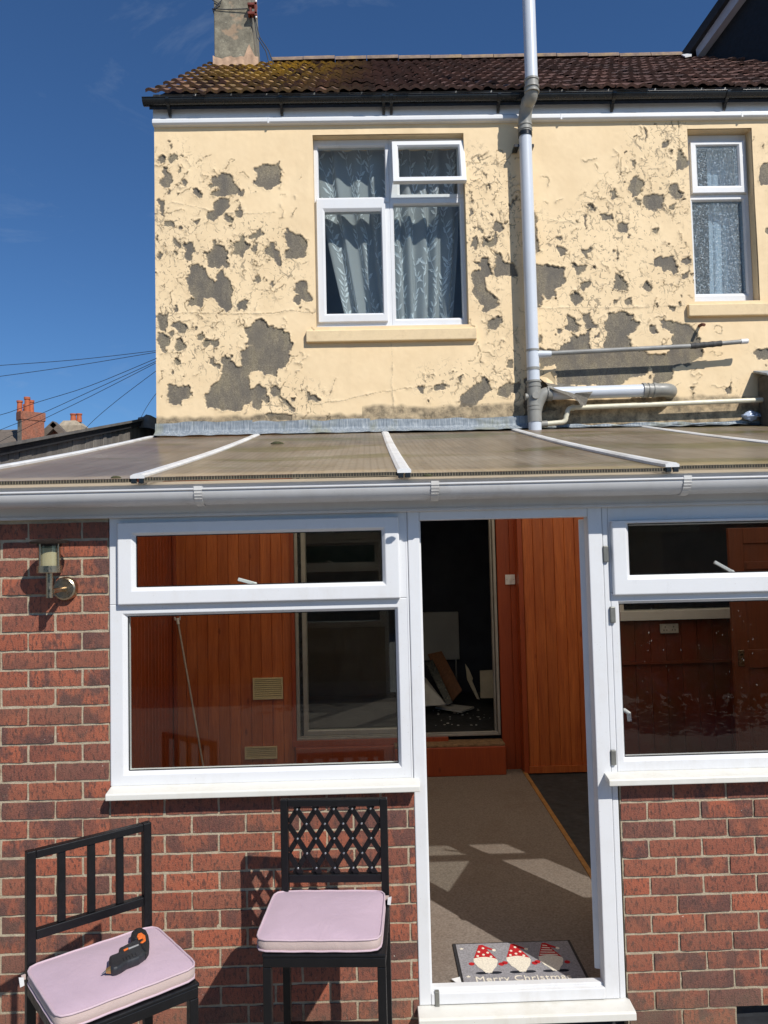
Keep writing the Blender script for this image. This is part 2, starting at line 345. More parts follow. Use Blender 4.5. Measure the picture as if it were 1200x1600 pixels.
def polymat():
    t=NT('dirty_bronze_polycarbonate'); n=t.noise(1.3,7,.65,stretch=(1,.8,1)); c=t.ramp(n,[(.3,(.44,.37,.27)),(.55,(.60,.52,.39)),(.75,(.74,.67,.53))])
    g=t.noise(1.1,6,.6,stretch=(.6,1.6,1)); c=t.mix(t.ramp(g,[(.52,0.0),(.62,.8)]),c,(.24,.26,.08)); st=t.noise(2.2,7,.7,stretch=(7,.5,1)); c=t.mix(t.ramp(st,[(.46,0.0),(.7,.55)]),c,(.17,.135,.08)); st2=t.noise(3.1,6,.7,stretch=(1.2,3.5,1)); c=t.mix(t.ramp(st2,[(.56,0.0),(.72,.5)]),c,(.66,.60,.46))
    x=t.xyz()['X']; r=t.math('SINE',t.math('MULTIPLY',x,2*math.pi/.034)); c=t.mix(t.ramp(r,[(.3,0.0),(1,.30)]),c,(.10,.08,.05))
    w=t.noise(34,3,.6,stretch=(.5,1.4,1)); c=t.mix(t.ramp(w,[(.75,0.0),(.78,.6)]),c,(.6,.57,.5))
    df=t.new('ShaderNodeBsdfDiffuse'); t.link(c,df.inputs['Color'])
    tl=t.new('ShaderNodeBsdfTranslucent'); tl.inputs['Color'].default_value=(.92,.76,.55,1)
    mx=t.new('ShaderNodeMixShader'); mx.inputs[0].default_value=.66; t.link(df.outputs[0],mx.inputs[1]); t.link(tl.outputs[0],mx.inputs[2])
    gl=t.new('ShaderNodeBsdfGlossy'); t.link(t.ramp(n,[(.3,.12),(.7,.3)]),gl.inputs['Roughness'])
    m2=t.new('ShaderNodeMixShader'); t.link(t.math('MULTIPLY',schlick(t,.05),.38),m2.inputs[0]); t.link(mx.outputs[0],m2.inputs[1]); t.link(gl.outputs[0],m2.inputs[2])
    t.link(m2.outputs[0],t.out.inputs['Surface']); return t.m
M['poly']=polymat()
M['polyedge']=simple('dark_open_sheet_edge',(.03,.026,.02),.8,.3,40)
M['carpet']=simple('worn_brown_carpet',(.195,.162,.138),1,.3,90,bump=.6,bscale=260,dirt=(.14,.10,.075),dscale=2,damt=.5,spec=.1)
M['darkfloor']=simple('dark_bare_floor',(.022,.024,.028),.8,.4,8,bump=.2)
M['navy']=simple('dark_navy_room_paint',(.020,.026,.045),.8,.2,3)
M['roomwhite']=simple('dim_room_plaster',(.30,.31,.32),.8,.1,3)
M['lining']=simple('pale_ceiling_plaster',(.5,.5,.48),.9,.1,3)
SUN_E,SKY_E,EXPO=5.0,.080,-0.03
# ================================================================== SETTING
YH = 3.4                                   # face of the rendered house wall
g=MB(); g.box(-300,-300,-.3,300,300,0); tag(g.build('ground',M['concrete']),kind='structure')
def rect4(TL,TR,BL,BR,Y):
    a,b,c,d=[at(*q,Y) for q in (TL,TR,BL,BR)]
    return ((a.x+c.x)/2,(b.x+d.x)/2,(c.z+d.z)/2,(a.z+b.z)/2)   # x0,x1,z0,z1
def ringL(mb,o,i,prof,mi=0):               # mitred frame between an outer and an inner rectangle; prof = loop of (t,y)
    P=[]; n=len(prof)
    for (t,y) in prof:
        x0,x1,z0,z1=[a+(b-a)*t for a,b in zip(o,i)]
        P += [(x0,y,z0),(x1,y,z0),(x1,y,z1),(x0,y,z1)]
    fs=[]
    for k in range(n):
        j=(k+1)%n
        for q in range(4):
            l=(q+1)%4; fs.append((k*4+q,k*4+l,j*4+l,j*4+q))
    mb.add(P,fs,mi,False)
def fprof(yf,yb,ch=.78): return [(0,yb),(0,yf+.005),(.05,yf),(ch,yf),(ch+.04,yf+.003),(1,yf+.016),(1,yb)]
def pane(mb,r,y,th=.006,e=.008): mb.box(r[0]-e,y,r[2]-e,r[1]+e,y+th,r[3]+e)

# ================================================================== HOUSE
house=thing('cream_house','two storey house with peeling cream painted wall and brown tiled roof','house',(1.2,YH,0))
# --- peeling painted wall -------------------------------------------------
STEP=.006; GX0=at(240,190,YH).x-.0; GX0=-1.832; NX=int((4.3-GX0)/STEP); GZ0=3.02; NZ=int((5.90-GZ0)/STEP)
snapx=lambda x: GX0+round((x-GX0)/STEP)*STEP
snapz=lambda z: GZ0+round((z-GZ0)/STEP)*STEP
def opening(TL,TR,BL,BR):
    x0,x1,z0,z1=rect4(TL,TR,BL,BR,YH); return snapx(x0),snapx(x1),snapz(z0),snapz(z1)
W1=opening((488,211),(725,207),(494,511),(733,506)); W2=opening((1077,201),(1177,199),(1082,472),(1185,468))
def C(ox,oz,s): return lambda pts: [(ox+x/s,oz+y/s) for x,y in pts]
c3=C(220,120,4.286); c4=C(220,400,4.286); c5=C(700,180,4.615); c6=C(820,400,4.444); c8=C(1040,180,3.2); c2=C(580,0,1.935); cb=C(580,400,1.935)
POLY=[]
for q in [
 [(185,460),(215,458),(213,485),(195,490),(186,478)],[(120,530),(150,527),(168,545),(165,572),(140,578),(112,560)],
 [(190,535),(235,515),(255,525),(250,555),(218,575),(210,585),(192,560)],
 [(150,600),(172,610),(185,640),(208,655),(212,705),(185,740),(165,740),(125,710),(130,685),(148,670),(140,640)],
 [(262,605),(275,605),(262,650),(250,630)],[(265,695),(283,687),(312,710),(300,730),(270,718)],[(180,750),(200,755),(205,775),(185,785)],
 [(345,740),(370,745),(410,780),(412,812),(385,815),(350,790)],
 [(540,640),(610,665),(622,700),(660,750),(690,765),(688,785),(655,800),(640,780),(600,795),(560,800),(460,790),(455,775),(510,755),(515,730),(460,755),(450,740),(475,715),(480,670),(510,668)],
 [(760,605),(865,580),(940,570),(930,605),(938,630),(925,645),(940,665),(935,715),(890,730),(865,755),(800,740),(745,710),(760,690),(770,650)],
 [(530,805),(580,815),(602,855),(575,890),(545,925),(515,940),(495,975),(480,960),(445,950),(440,900),(480,895),(490,840)],
 [(545,940),(565,917),(600,930),(622,955),(615,990),(590,975)],[(660,840),(672,890),(690,905),(675,945),(640,940),(622,900),(650,890)],
 [(115,825),(155,820),(160,870),(158,945),(140,930),(122,880)],[(155,975),(222,975),(222,1008),(158,1005)],[(338,960),(388,950),(390,975),(372,998),(345,980)],
 [(210,1065),(235,1080),(268,1110),(262,1138),(235,1135),(215,1095)],
 [(285,1095),(305,1110),(352,1100),(355,1150),(362,1175),(340,1195),(350,1225),(320,1238),(295,1220),(290,1180),(305,1150),(285,1130)],
 [(110,1185),(135,1170),(158,1185),(155,1205),(118,1222)],[(203,1175),(240,1170),(245,1190),(230,1205)],
 [(480,1090),(505,1080),(515,1120),(555,1125),(565,1165),(595,1185),(585,1240),(600,1260),(570,1285),(545,1250),(530,1290),(445,1270),(448,1220),(415,1160),(450,1180),(480,1150),(490,1130)],
 [(670,1045),(705,1075),(700,1105),(730,1120),(735,1145),(705,1165),(685,1180),(680,1215),(650,1190),(615,1190),(625,1150),(612,1110),(655,1090)],
 [(725,1065),(760,1055),(785,1022),(808,1025),(805,1065),(785,1085),(750,1090),(728,1085)],[(770,1100),(775,1140),(760,1185),(750,1185),(750,1130)],
 [(830,1140),(860,1130),(865,1095),(890,1105),(895,1135),(930,1155),(925,1200),(950,1240),(945,1280),(905,1250),(870,1205),(830,1195)],
 [(970,1020),(1020,1035),(1070,1060),(1085,1085),(1112,1105),(1105,1160),(1095,1200),(1040,1220),(1000,1225),(965,1215),(955,1160),(985,1140),(970,1100),(958,1060)]]: POLY.append(c3(q))
for q in [
 [(295,0),(345,5),(345,25),(320,38),(300,20)],
 [(340,55),(385,60),(430,85),(445,130),(470,155),(490,170),(520,115),(540,100),(565,115),(580,160),(612,205),(605,290),(618,335),(600,370),(560,370),(510,325),(490,285),(450,295),(420,280),(415,330),(395,340),(310,330),(320,290),(355,285),(330,240),(305,150),(325,115),(325,80)],
 [(690,285),(715,305),(715,345),(680,372),(650,360),(652,305)],[(765,140),(795,130),(803,165),(790,190),(758,170)],[(870,155),(890,165),(895,195),(875,210),(865,180)],
 [(1040,175),(1090,155),(1112,190),(1105,230),(1140,250),(1148,300),(1100,315),(1075,290),(1055,325),(1015,300),(1020,265),(1050,250),(1015,230),(1030,200)],
 [(220,330),(245,335),(240,365),(210,385),(215,350)],[(110,400),(175,385),(190,400),(180,450),(190,480),(160,505),(125,480),(115,440)],
 [(115,500),(150,510),(185,545),(190,590),(170,640),(140,640),(115,590)],[(210,440),(240,435),(265,450),(290,445),(315,480),(300,520),(265,520),(235,485),(212,470)],
 [(190,505),(215,500),(222,535),(200,545),(185,530)],[(235,560),(270,540),(285,580),(298,605),(290,630),(250,640),(235,605)],[(370,520),(410,515),(430,540),(400,570),(372,555)],
 [(410,580),(440,560),(490,570),(520,555),(532,590),(495,610),(465,590),(415,610)],[(225,705),(250,680),(270,690),(265,720),(235,732)],[(195,775),(212,757),(222,780),(205,800)],
 [(180,850),(205,860),(240,860),(255,875),(320,865),(335,930),(270,970),(275,1000),(190,985),(178,930)],
 [(755,440),(815,420),(850,460),(890,470),(930,480),(985,510),(990,550),(1020,580),(1015,620),(985,650),(1000,690),(985,720),(920,760),(905,800),(870,795),(830,810),(805,770),(765,760),(720,800),(720,860),(735,890),(800,860),(830,870),(835,930),(860,960),(850,990),(815,960),(810,1010),(785,1030),(755,1000),(740,980),(690,995),(670,1045),(600,1040),(540,1030),(500,1025),(435,1010),(440,970),(415,930),(450,905),(480,850),(535,820),(540,720),(535,680),(565,660),(610,680),(605,710),(665,740),(660,660),(710,615),(745,610),(705,600),(710,540),(690,480),(745,465)],
 [(860,880),(900,865),(930,890),(935,930),(970,955),(1000,985),(1030,1020),(1020,1042),(995,1040),(985,1010),(945,985),(920,935),(880,940),(860,920)],
 [(455,690),(490,670),(500,710),(525,720),(520,765),(495,750),(460,720)],[(1005,950),(1035,950),(1030,980),(1010,975)],
 [(1115,910),(1160,935),(1200,950),(1200,975),(1160,975),(1110,965)],[(820,1070),(860,1050),(950,1050),(1025,1062),(1010,1095),(950,1108),(870,1100)]]: POLY.append(c4(q))
for q in [
 [(320,790),(350,765),(390,775),(405,805),(380,835),(345,850),(322,815)],[(398,765),(430,750),(435,770),(410,790)],[(165,890),(210,880),(218,935),(195,960),(165,950)],
 [(250,870),(285,905),(330,870),(345,845),(360,870),(355,905),(320,935),(265,945),(250,920)],[(155,680),(185,680),(185,715),(165,735)],[(275,495),(300,500),(310,528),(290,525)],
 [(480,575),(505,590),(500,605),(475,640),(468,620),(490,605)],[(345,985),(380,1010),(390,1045),(440,1065),(470,1080),(500,1140),(500,1160),(340,1160),(330,1090),(350,1060)],
 [(180,1045),(230,1060),(235,1020),(280,1010),(300,1040),(290,1080),(310,1100),(330,1160),(165,1160),(170,1125),(240,1120),(215,1095)],
 [(620,680),(648,740),(640,900),(662,950),(655,990),(632,995),(600,900)],[(780,955),(820,945),(855,965),(850,1000),(820,1015),(795,990)],[(785,870),(815,865),(815,900),(795,905)],
 [(1010,655),(1050,648),(1060,685),(1045,697),(1020,680)],[(980,790),(1005,720),(1000,800),(990,835)],[(960,960),(985,970),(1020,945),(1045,960),(1040,990),(1000,1000),(1010,1040),(965,1010)],
 [(1100,715),(1150,705),(1190,725),(1185,745),(1125,755)],[(885,1060),(935,1080),(990,1075),(1005,1080),(985,1125),(950,1150),(895,1110)],
 [(195,750),(210,795),(250,830),(240,855),(205,830)],[(165,500),(172,590),(185,640),(165,600)],[(205,280),(228,345),(215,330)],[(250,390),(270,445),(258,430)]]: POLY.append(c5(q))
for q in [
 [(40,60),(180,65),(270,75),(280,180),(250,210),(205,240),(220,290),(150,295),(120,265),(115,360),(60,370)],[(310,265),(345,250),(400,285),(395,320),(345,348),(312,310)],
 [(385,195),(440,165),(455,170),(460,195),(435,215),(415,245),(390,230)],[(630,130),(685,140),(690,175),(718,205),(710,250),(685,230),(605,235),(630,190)],
 [(850,165),(885,205),(885,240),(850,255),(815,225),(835,195)],[(895,20),(945,0),(1040,5),(1055,60),(1065,110),(1035,135),(1000,105),(965,105),(945,75),(895,75)],
 [(1090,20),(1150,0),(1160,50),(1120,65),(1090,50)],[(1095,120),(1145,105),(1130,155),(1100,155)],[(690,300),(735,295),(745,325),(700,335)],[(605,300),(640,300),(635,340),(612,325)],
 [(1000,350),(1045,350),(1040,385),(1020,390)],[(300,400),(345,430),(360,470),(390,480),(370,530),(320,525),(280,500),(300,460)],
 [(395,400),(425,415),(455,395),(465,440),(500,470),(505,500),(460,515),(420,500),(410,460)],
 [(590,400),(650,380),(700,380),(750,400),(750,440),(790,460),(780,520),(750,540),(715,560),(740,590),(750,630),(800,645),(850,660),(860,680),(1000,670),(1010,640),(1025,590),(1030,545),(1000,500),(965,490),(935,440),(960,430),(1040,465),(1085,460),(1150,480),(1200,530),(1230,620),(1240,660),(1200,720),(1130,780),(1100,760),(1030,765),(1025,830),(990,885),(890,870),(905,820),(880,790),(865,760),(860,810),(770,850),(720,840),(690,870),(640,900),(520,910),(480,890),(470,900),(260,900),(230,850),(200,750),(95,780),(92,630),(150,640),(250,650),(260,620),(320,590),(335,545),(370,560),(440,505),(460,540),(445,580),(460,650),(540,645),(570,570),(570,520),(560,450)],
 [(870,475),(915,475),(918,535),(870,545)],[(92,550),(130,560),(120,605),(92,610)],[(215,510),(250,500),(265,510),(240,550)],[(480,540),(530,530),(525,560),(490,560)],[(1150,910),(1185,905),(1175,935),(1155,945)],
 [(100,840),(240,870),(280,900),(200,920),(100,925)]]: POLY.append(c6(q))
for q in [
 [(60,165),(80,170),(105,225),(122,245),(90,270),(55,275),(48,240),(62,210)],[(15,350),(65,345),(70,380),(85,395),(80,412),(55,415),(15,385)],[(20,450),(55,430),(45,470),(22,465)],
 [(465,270),(490,240),(540,235),(540,345),(480,345),(465,320)],[(440,1190),(460,1170),(540,1170),(540,1225),(455,1215)],[(500,560),(530,555),(530,600),(500,590)],[(478,150),(490,135),(486,165)],[(300,1370),(325,1355),(330,1385),(305,1400)]]: POLY.append(c8(q))
for q in [
 [(780,545),(805,530),(825,545),(820,580),(790,598),(778,570)],[(820,600),(850,590),(885,590),(885,620),(850,638),(825,625)],[(795,600),(815,600),(810,625)],[(720,580),(740,565),(745,600),(730,610)],
 [(885,428),(900,430),(895,448),(882,445)],[(745,675),(775,675),(770,705),(745,700)],[(850,690),(872,688),(868,705),(852,703)],[(740,745),(750,770),(742,795)],[(690,648),(730,645),(732,660),(700,665)],
 [(826,385),(832,400),(829,430),(824,410)],[(786,485),(800,480),(794,515)],[(910,365),(917,395),(912,390)],[(645,650),(655,655),(650,690)]]: POLY.append(c2(q))
for q in [
 [(265,425),(320,385),(345,358),(365,405),(340,430),(310,455),(265,460)],[(385,395),(410,382),(450,385),(450,400),(410,425),(385,420)],[(355,195),(395,182),(400,200),(370,225),(352,215)],
 [(305,45),(350,45),(345,95),(385,130),(385,150),(350,175),(310,120)],[(192,390),(225,385),(222,405),(195,405)],[(138,393),(165,390),(160,410),(145,410)],[(408,318),(428,310),(430,340),(412,338)],[(262,372),(276,358),(272,385)]]: POLY.append(cb(q))
POLY.append([(820,590),(845,600),(850,625),(870,640),(820,650)])
def w_at(px,py): p=at(px,py,YH); return (p.x,p.z)
POLYW=[[w_at(*p) for p in q] for q in POLY]
xs=GX0+np.arange(NX+1)*STEP; zs=GZ0+np.arange(NZ+1)*STEP
GXg,GZg=np.meshgrid(xs,zs,indexing='xy')          # [z,x]
wx=GXg+(vnoise(GXg,GZg,.045,1)-.5)*.030+(vnoise(GXg,GZg,.016,2)-.5)*.018
wz=GZg+(vnoise(GXg,GZg,.045,3)-.5)*.030+(vnoise(GXg,GZg,.016,4)-.5)*.018
SD=np.full(GXg.shape,.2)
def sd_poly(px,pz,poly):
    d=np.full(px.shape,1e9); ins=np.zeros(px.shape,bool); n=len(poly)
    for i in range(n):
        x0,z0=poly[i]; x1,z1=poly[(i+1)%n]; ex,ez=x1-x0,z1-z0; L=ex*ex+ez*ez+1e-12
        t=np.clip(((px-x0)*ex+(pz-z0)*ez)/L,0,1); d=np.minimum(d,(px-x0-t*ex)**2+(pz-z0-t*ez)**2)
        c=((z0>pz)!=(z1>pz)); ins ^= c & (px < (x1-x0)*(pz-z0)/((z1-z0)+1e-12)+x0)
    d=np.sqrt(d); return np.where(ins,-d,d)
def local(x0,x1,z0,z1,mrg):
    i0=max(0,int((x0-mrg-GX0)/STEP)); i1=min(NX+1,int((x1+mrg-GX0)/STEP)+2); j0=max(0,int((z0-mrg-GZ0)/STEP)); j1=min(NZ+1,int((z1+mrg-GZ0)/STEP)+2)
    return slice(j0,max(j0,j1)),slice(i0,max(i0,i1))
def stamp(poly,mrg=.09):
    ax=[p[0] for p in poly]; az=[p[1] for p in poly]; sl=local(min(ax),max(ax),min(az),max(az),mrg)
    if SD[sl].size: SD[sl]=np.minimum(SD[sl],sd_poly(wx[sl],wz[sl],poly))
for q in POLYW: stamp(q)
cent=[(sum(p[0] for p in q)/len(q),sum(p[1] for p in q)/len(q)) for q in POLYW]
r2=random.Random(21)
def blobp(x,z,r,k=8,sx=1,sz=1):
    return [(x+math.cos(a)*r*sx*f,z+math.sin(a)*r*sz*f) for a,f in ((2*math.pi*i/k,r2.uniform(.45,1.25)) for i in range(k))]
for i in range(150):                               # small chips around the big losses
    c=r2.choice(cent); stamp(blobp(c[0]+r2.gauss(0,.10),c[1]+r2.gauss(0,.10),r2.uniform(.006,.016),7,1,r2.uniform(.6,1.8)),.04)
CR=np.full(GXg.shape,.2)                            # cracks
def crack(pts,w):
    for (x0,z0),(x1,z1) in zip(pts[:-1],pts[1:]):
        sl=local(min(x0,x1),max(x0,x1),min(z0,z1),max(z0,z1),.05)
        if not CR[sl].size: continue
        px,pz=GXg[sl]+(wx[sl]-GXg[sl])*.35,GZg[sl]+(wz[sl]-GZg[sl])*.35; ex,ez=x1-x0,z1-z0; L=ex*ex+ez*ez+1e-12
        t=np.clip(((px-x0)*ex+(pz-z0)*ez)/L,0,1); CR[sl]=np.minimum(CR[sl],np.sqrt((px-x0-t*ex)**2+(pz-z0-t*ez)**2)-w)
def walk(x,z,a,n,st):
    P=[(x,z)]
    for _ in range(n):
        a+=r2.gauss(0,.75); x+=math.cos(a)*st; z+=math.sin(a)*st; P.append((x,z))
    return P
for i in range(520):
    if r2.random()<.6: c=r2.choice(cent); x=c[0]+r2.gauss(0,.13); z=c[1]+r2.gauss(0,.15)
    else:
        x=r2.choice([r2.uniform(1.6,3.3),r2.uniform(-1.75,-.5),r2.uniform(.95,1.4)]); z=r2.uniform(3.3,5.5)
    crack(walk(x,z,r2.choice([math.pi/2,-math.pi/2,0,.8])+r2.gauss(0,.4),r2.randint(2,7),r2.uniform(.012,.03)),r2.uniform(.0004,.0030))
for pl,w in (([(258,490),(300,489),(360,491),(420,490),(440,487),(455,485),(490,489)],.0012),([(489,633),(540,624),(600,612),(640,606),(700,602)],.001),([(610,520),(614,560),(612,600),(616,640)],.0002),
             ([(268,316),(300,322),(330,330),(380,335),(430,332)],.0006),([(805,341),(835,343),(900,348)],.0003),([(842,482),(900,480),(1000,480),(1070,477)],.0003),([(1060,186),(1062,230),(1068,262)],.002)):
    crack([w_at(*p) for p in pl],w)
S=np.minimum(SD,CR)
bare=np.clip(.5-SD/.007,0,1); barec=np.clip(.5-CR/.006,0,1)*.9
mask=np.maximum(bare,barec)
d=np.clip(S,0,1)
l1=vnoise(GXg,GZg,.06,8); l2=vnoise(GXg,GZg,.022,9)
lift=np.clip(l1*1.5-.45,0,1)*(.4+.9*l2)*np.exp(-d/.009)*.011
flat=(vnoise(GXg,GZg,.5,11)-.5)*.008+(vnoise(GXg,GZg,.13,12)-.5)*.0016+(vnoise(GXg,GZg,.03,13)-.5)*.0009
DM=np.zeros(GXg.shape)
for c in cent:
    sl=local(c[0],c[0],c[1],c[1],.42); DM[sl]+=.30*np.exp(-((GXg[sl]-c[0])**2+(GZg[sl]-c[1])**2)/(2*.15**2))
DM=np.clip(DM,0,1)*np.clip(vnoise(GXg,GZg,.3,77)*1.6,.2,1)
Yg=YH+flat-np.where(mask>.5,-.009,lift)            # towards the viewer is -y
edge=np.exp(-d/.008)*np.clip(l1*1.4-.4,0,1)*(mask<.5)*.6
# dirt at the very base of the wall
zb=np.array([0.0])
base_line=3.235+.03*(vnoise(GXg,GZg*0,.25,15)-.5)+.03*(vnoise(GXg,GZg*0,.06,16)-.5)+np.where(GXg>1.45,.075,np.where(GXg>-.05,.045,-.02))
dirt=np.clip((base_line-GZg)/.03,0,1)
nv=(NX+1)*(NZ+1); co=np.empty((nv,3),np.float32); co[:,0]=GXg.ravel()-1.2; co[:,1]=Yg.ravel()-YH; co[:,2]=GZg.ravel()
ii,jj=np.meshgrid(np.arange(NX),np.arange(NZ),indexing='xy'); cx=GX0+(ii+.5)*STEP; cz=GZ0+(jj+.5)*STEP
keep=~(((cx>W1[0])&(cx<W1[1])&(cz>W1[2])&(cz<W1[3]))|((cx>W2[0])&(cx<W2[1])&(cz>W2[2])&(cz<W2[3])))
a=(jj*(NX+1)+ii)[keep]; fq=np.stack([a,a+1,a+NX+2,a+NX+1],1).astype(np.int32)
me=bpy.data.meshes.new('wall'); nf=len(fq)
me.vertices.add(nv); me.vertices.foreach_set('co',co.ravel()); me.loops.add(nf*4); me.loops.foreach_set('vertex_index',fq.ravel())
me.polygons.add(nf); me.polygons.foreach_set('loop_start',np.arange(nf,dtype=np.int32)*4)
me.update(calc_edges=True); me.polygons.foreach_set('use_smooth',np.ones(nf,bool))
ca=me.color_attributes.new('tone','FLOAT_COLOR','POINT'); cc=np.ones((nv,4),np.float32); cc[:,3]=DM.ravel(); cc[:,0]=mask.ravel(); cc[:,1]=edge.ravel(); cc[:,2]=dirt.ravel(); ca.data.foreach_set('color',cc.ravel())
me.materials.append(M['paint'])
wall=bpy.data.objects.new('wall',me); COL.objects.link(wall); wall.parent=house; BASE['wall']=BASE['cream_house']
# --- shell and rooms behind
b=MB()
b.box(-1.83,YH+.02,2.9,-1.60,9.0,5.9); b.box(4.3,YH+.02,0,4.5,9,5.9); b.box(-1.83,9.0,0,4.5,9.2,5.9)
for W in (W1,W2):                                    # window reveals
    x0,x1,z0,z1=W; t=.30
    b.box(x0-.1,YH+.018,z0-.1,x0,YH+t,z1+.1); b.box(x1,YH+.018,z0-.1,x1+.1,YH+t,z1+.1); b.box(x0,YH+.018,z1,x1,YH+t,z1+.1); b.box(x0,YH+.018,z0-.1,x1,YH+t,z0)
b.build('wall_side',M['creamsill'],house)
b=MB(); b.box(-1.6,YH+.32,2.92,4.3,9,3.0); b.box(-1.6,YH+.32,5.75,4.3,9,5.8); b.box(-1.6,5.6,3.0,4.3,5.7,5.75); b.box(1.7,YH+.32,3.0,1.8,5.6,5.75)
b.build('room_lining',M['roomwhite'],house)
# --- roof
ztop0=at(620,146,3.27).z+.012
EY,EZ=3.27,ztop0; RY=6.2; RZ=at(620,98,RY).z; SL=(RZ-EZ)/(RY-EY); XV0,XV1=-1.86,4.7
mb=MB(); NR=10; roll_w=.105; slen=math.hypot(RY-EY,RZ-EZ); g_=slen/NR; uy=(RY-EY)/slen; uz=(RZ-EZ)/slen; ny,nz=-uz,uy
def prof(u):
    u=u%1.0
    return .013*max(0,math.sin(math.pi*u/.62))**.9 if u<.62 else -.005*math.sin(math.pi*(u-.62)/.38)
nroll=int((XV1-XV0)/roll_w)
for k in range(NR):
    for j in range(nroll):
        tone=min(1,max(0,rnd.gauss(.5,.3))); tl=(tone,rnd.random(),0,1); x0=XV0+j*roll_w+ (0.5*roll_w if 0 else 0); dj=rnd.gauss(0,.009); dh=rnd.gauss(0,.005)
        us=[0,.1,.2,.31,.42,.52,.62,.81,1.0]; P=[]
        for s_,lift_ in ((k*g_-.02+dj,.042+dh),((k+1)*g_+.03,.004)):
            for u in us:
                h=prof(u)+lift_; P.append((x0+u*roll_w,EY+uy*s_+ny*h,EZ+uz*s_+nz*h))
        for u in us:                              # exposed lower lip
            h=prof(u)+.016+dh; s_=k*g_-.02+dj; P.append((x0+u*roll_w,EY+uy*s_+ny*h,EZ+uz*s_+nz*h))
        n=len(us); mb.add(P,[(i,i+1,n+i+1,n+i) for i in range(n-1)],0,True,tl); mb.add(P,[(2*n+i,2*n+i+1,i+1,i) for i in range(n-1)],0,False,(tone*.6,0,0,1))
mb.prism([(XV0+.01,EY+.05,EZ-.02),(XV1,EY+.05,EZ-.02),(XV1,RY,RZ-.03),(XV0+.01,RY,RZ-.03)],(0,0,-.08),1)
mb.prism([(XV0+.01,RY,RZ-.03),(XV1,RY,RZ-.03),(XV1,9.3,RZ-.03-SL*3.1),(XV0+.01,9.3,RZ-.03-SL*3.1)],(0,0,-.08),1)
mb.prism([(-1.83,YH,5.9),(-1.83,9.2,5.9),(-1.83,RY,RZ-.12)],(.2,0,0),2)
roof=mb.build('roof',[M['tile'],M['felt'],M['creamsill']],house)
mb=MB(); x=XV0+.75
while x<XV1:
    L=.40; t=[(math.cos(a)*.10,math.sin(a)*.085) for a in [math.pi*i/8 for i in range(9)]]; jz=rnd.uniform(-.006,.006)
    P=[(x+.004,RY-c,RZ-.01+s_+jz) for c,s_ in t]+[(x+L-.004,RY-c,RZ-.01+s_+jz+.006) for c,s_ in t]; mb.add(P,[(i,i+1,i+10,i+9) for i in range(8)]+[tuple(range(9)),tuple(range(17,8,-1))],0,False,(rnd.random(),0,0,1)); x+=L
mb.build('ridge_tile',M['ridge'],roof)
# chimney stack
CY=5.75; cl=at(335,98,CY).x; cr=at(393,98,CY).x; cz0=at(365,98,CY).z-.25
mb=MB(); ct=cz0+2.0
def cring(z,x0,x1,y0,y1): return [(x0,y0,z),(x1,y0,z),(x1,y1,z),(x0,y1,z)]
Ls=[cring(cz0-.2,cl-.01,cr+.10,CY-.01,6.55),cring(cz0+.28,cl,cr+.045,CY,6.5),cring(cz0+.75,cl,cr+.01,CY,6.45),cring(cz0+1.6,cl,cr-.02,CY,6.42),cring(ct,cl,cr-.03,CY,6.42)]
V=[p for l in Ls for p in l]; mb.add(V,[(i*4+k,i*4+(k+1)%4,i*4+4+(k+1)%4,i*4+4+k) for i in range(4) for k in range(4)]+[(16,17,18,19)])
mb.box(cl-.06,CY-.06,ct,cr+.03,6.48,ct+.16)
ch=mb.build('chimney',M['chim'],roof,bevel=.012)
def skirt(i,j):
    x=cl-.015+(cr+.10-cl)*i; z=cz0+.10+j*(.19+.05*vnoise(np.array(i*3.1),np.array(0.3),.2,31)+(.16*max(0,1-abs(i-.80)/.12))); return (x,CY-.016+.004*math.sin(i*40),float(z))
mb=MB(); mb.grid(skirt,40,4); mb.build('mortar_fillet',M['mortar_pink'],ch)
pt=MB(); pt.lathe([(.11,0),(.10,.05),(.085,.35),(.11,.37),(.11,.42),(.08,.42)],((cl+cr)/2,6.1,ct+.16)); pt.build('chimney_pot',M['terracotta'],ch)
# fascia, gutter, brackets
gy=at(0,0,3.3).y
ztop=at(620,147,3.19).z; zbot=at(620,163,3.20).z
def gutter(mb,x0,x1,yc,zt,r,mi=0,th=.004,n=14):
    P=[];
    for x in (x0,x1):
        for rr in (r,r-th):
            for i in range(n+1):
                a=math.pi+math.pi*i/n; P.append((x,yc+math.cos(a)*rr,zt+math.sin(a)*rr*1.0))
    m=n+1; F_=[]
    for i in range(n): F_ += [(i,i+1,2*m+i+1,2*m+i),(m+i+1,m+i,3*m+i,3*m+i+1)]
    F_ += [(0,2*m,3*m,m),(m-1,2*m-1,4*m-1,3*m-1)]
    mb.add(P,F_,mi,True); mb.tube([(x0,yc-r,zt),(x1,yc-r,zt)],.0055,8,mi=mi)
    for x in (x0,x1): mb.add([(x,yc+math.cos(math.pi+math.pi*i/n)*r,zt+math.sin(math.pi+math.pi*i/n)*r) for i in range(m)],[tuple(range(m))],mi)
r_g=.050; yg=3.315; ztop=at(620,147,yg-r_g).z
mb=MB(); gutter(mb,-1.90,4.7,yg,ztop,r_g); 
for px in (437,607,613,783,): 
    x=at(px,155,3.2).x
gt=mb.build('roof_gutter',M['blackg'],house)
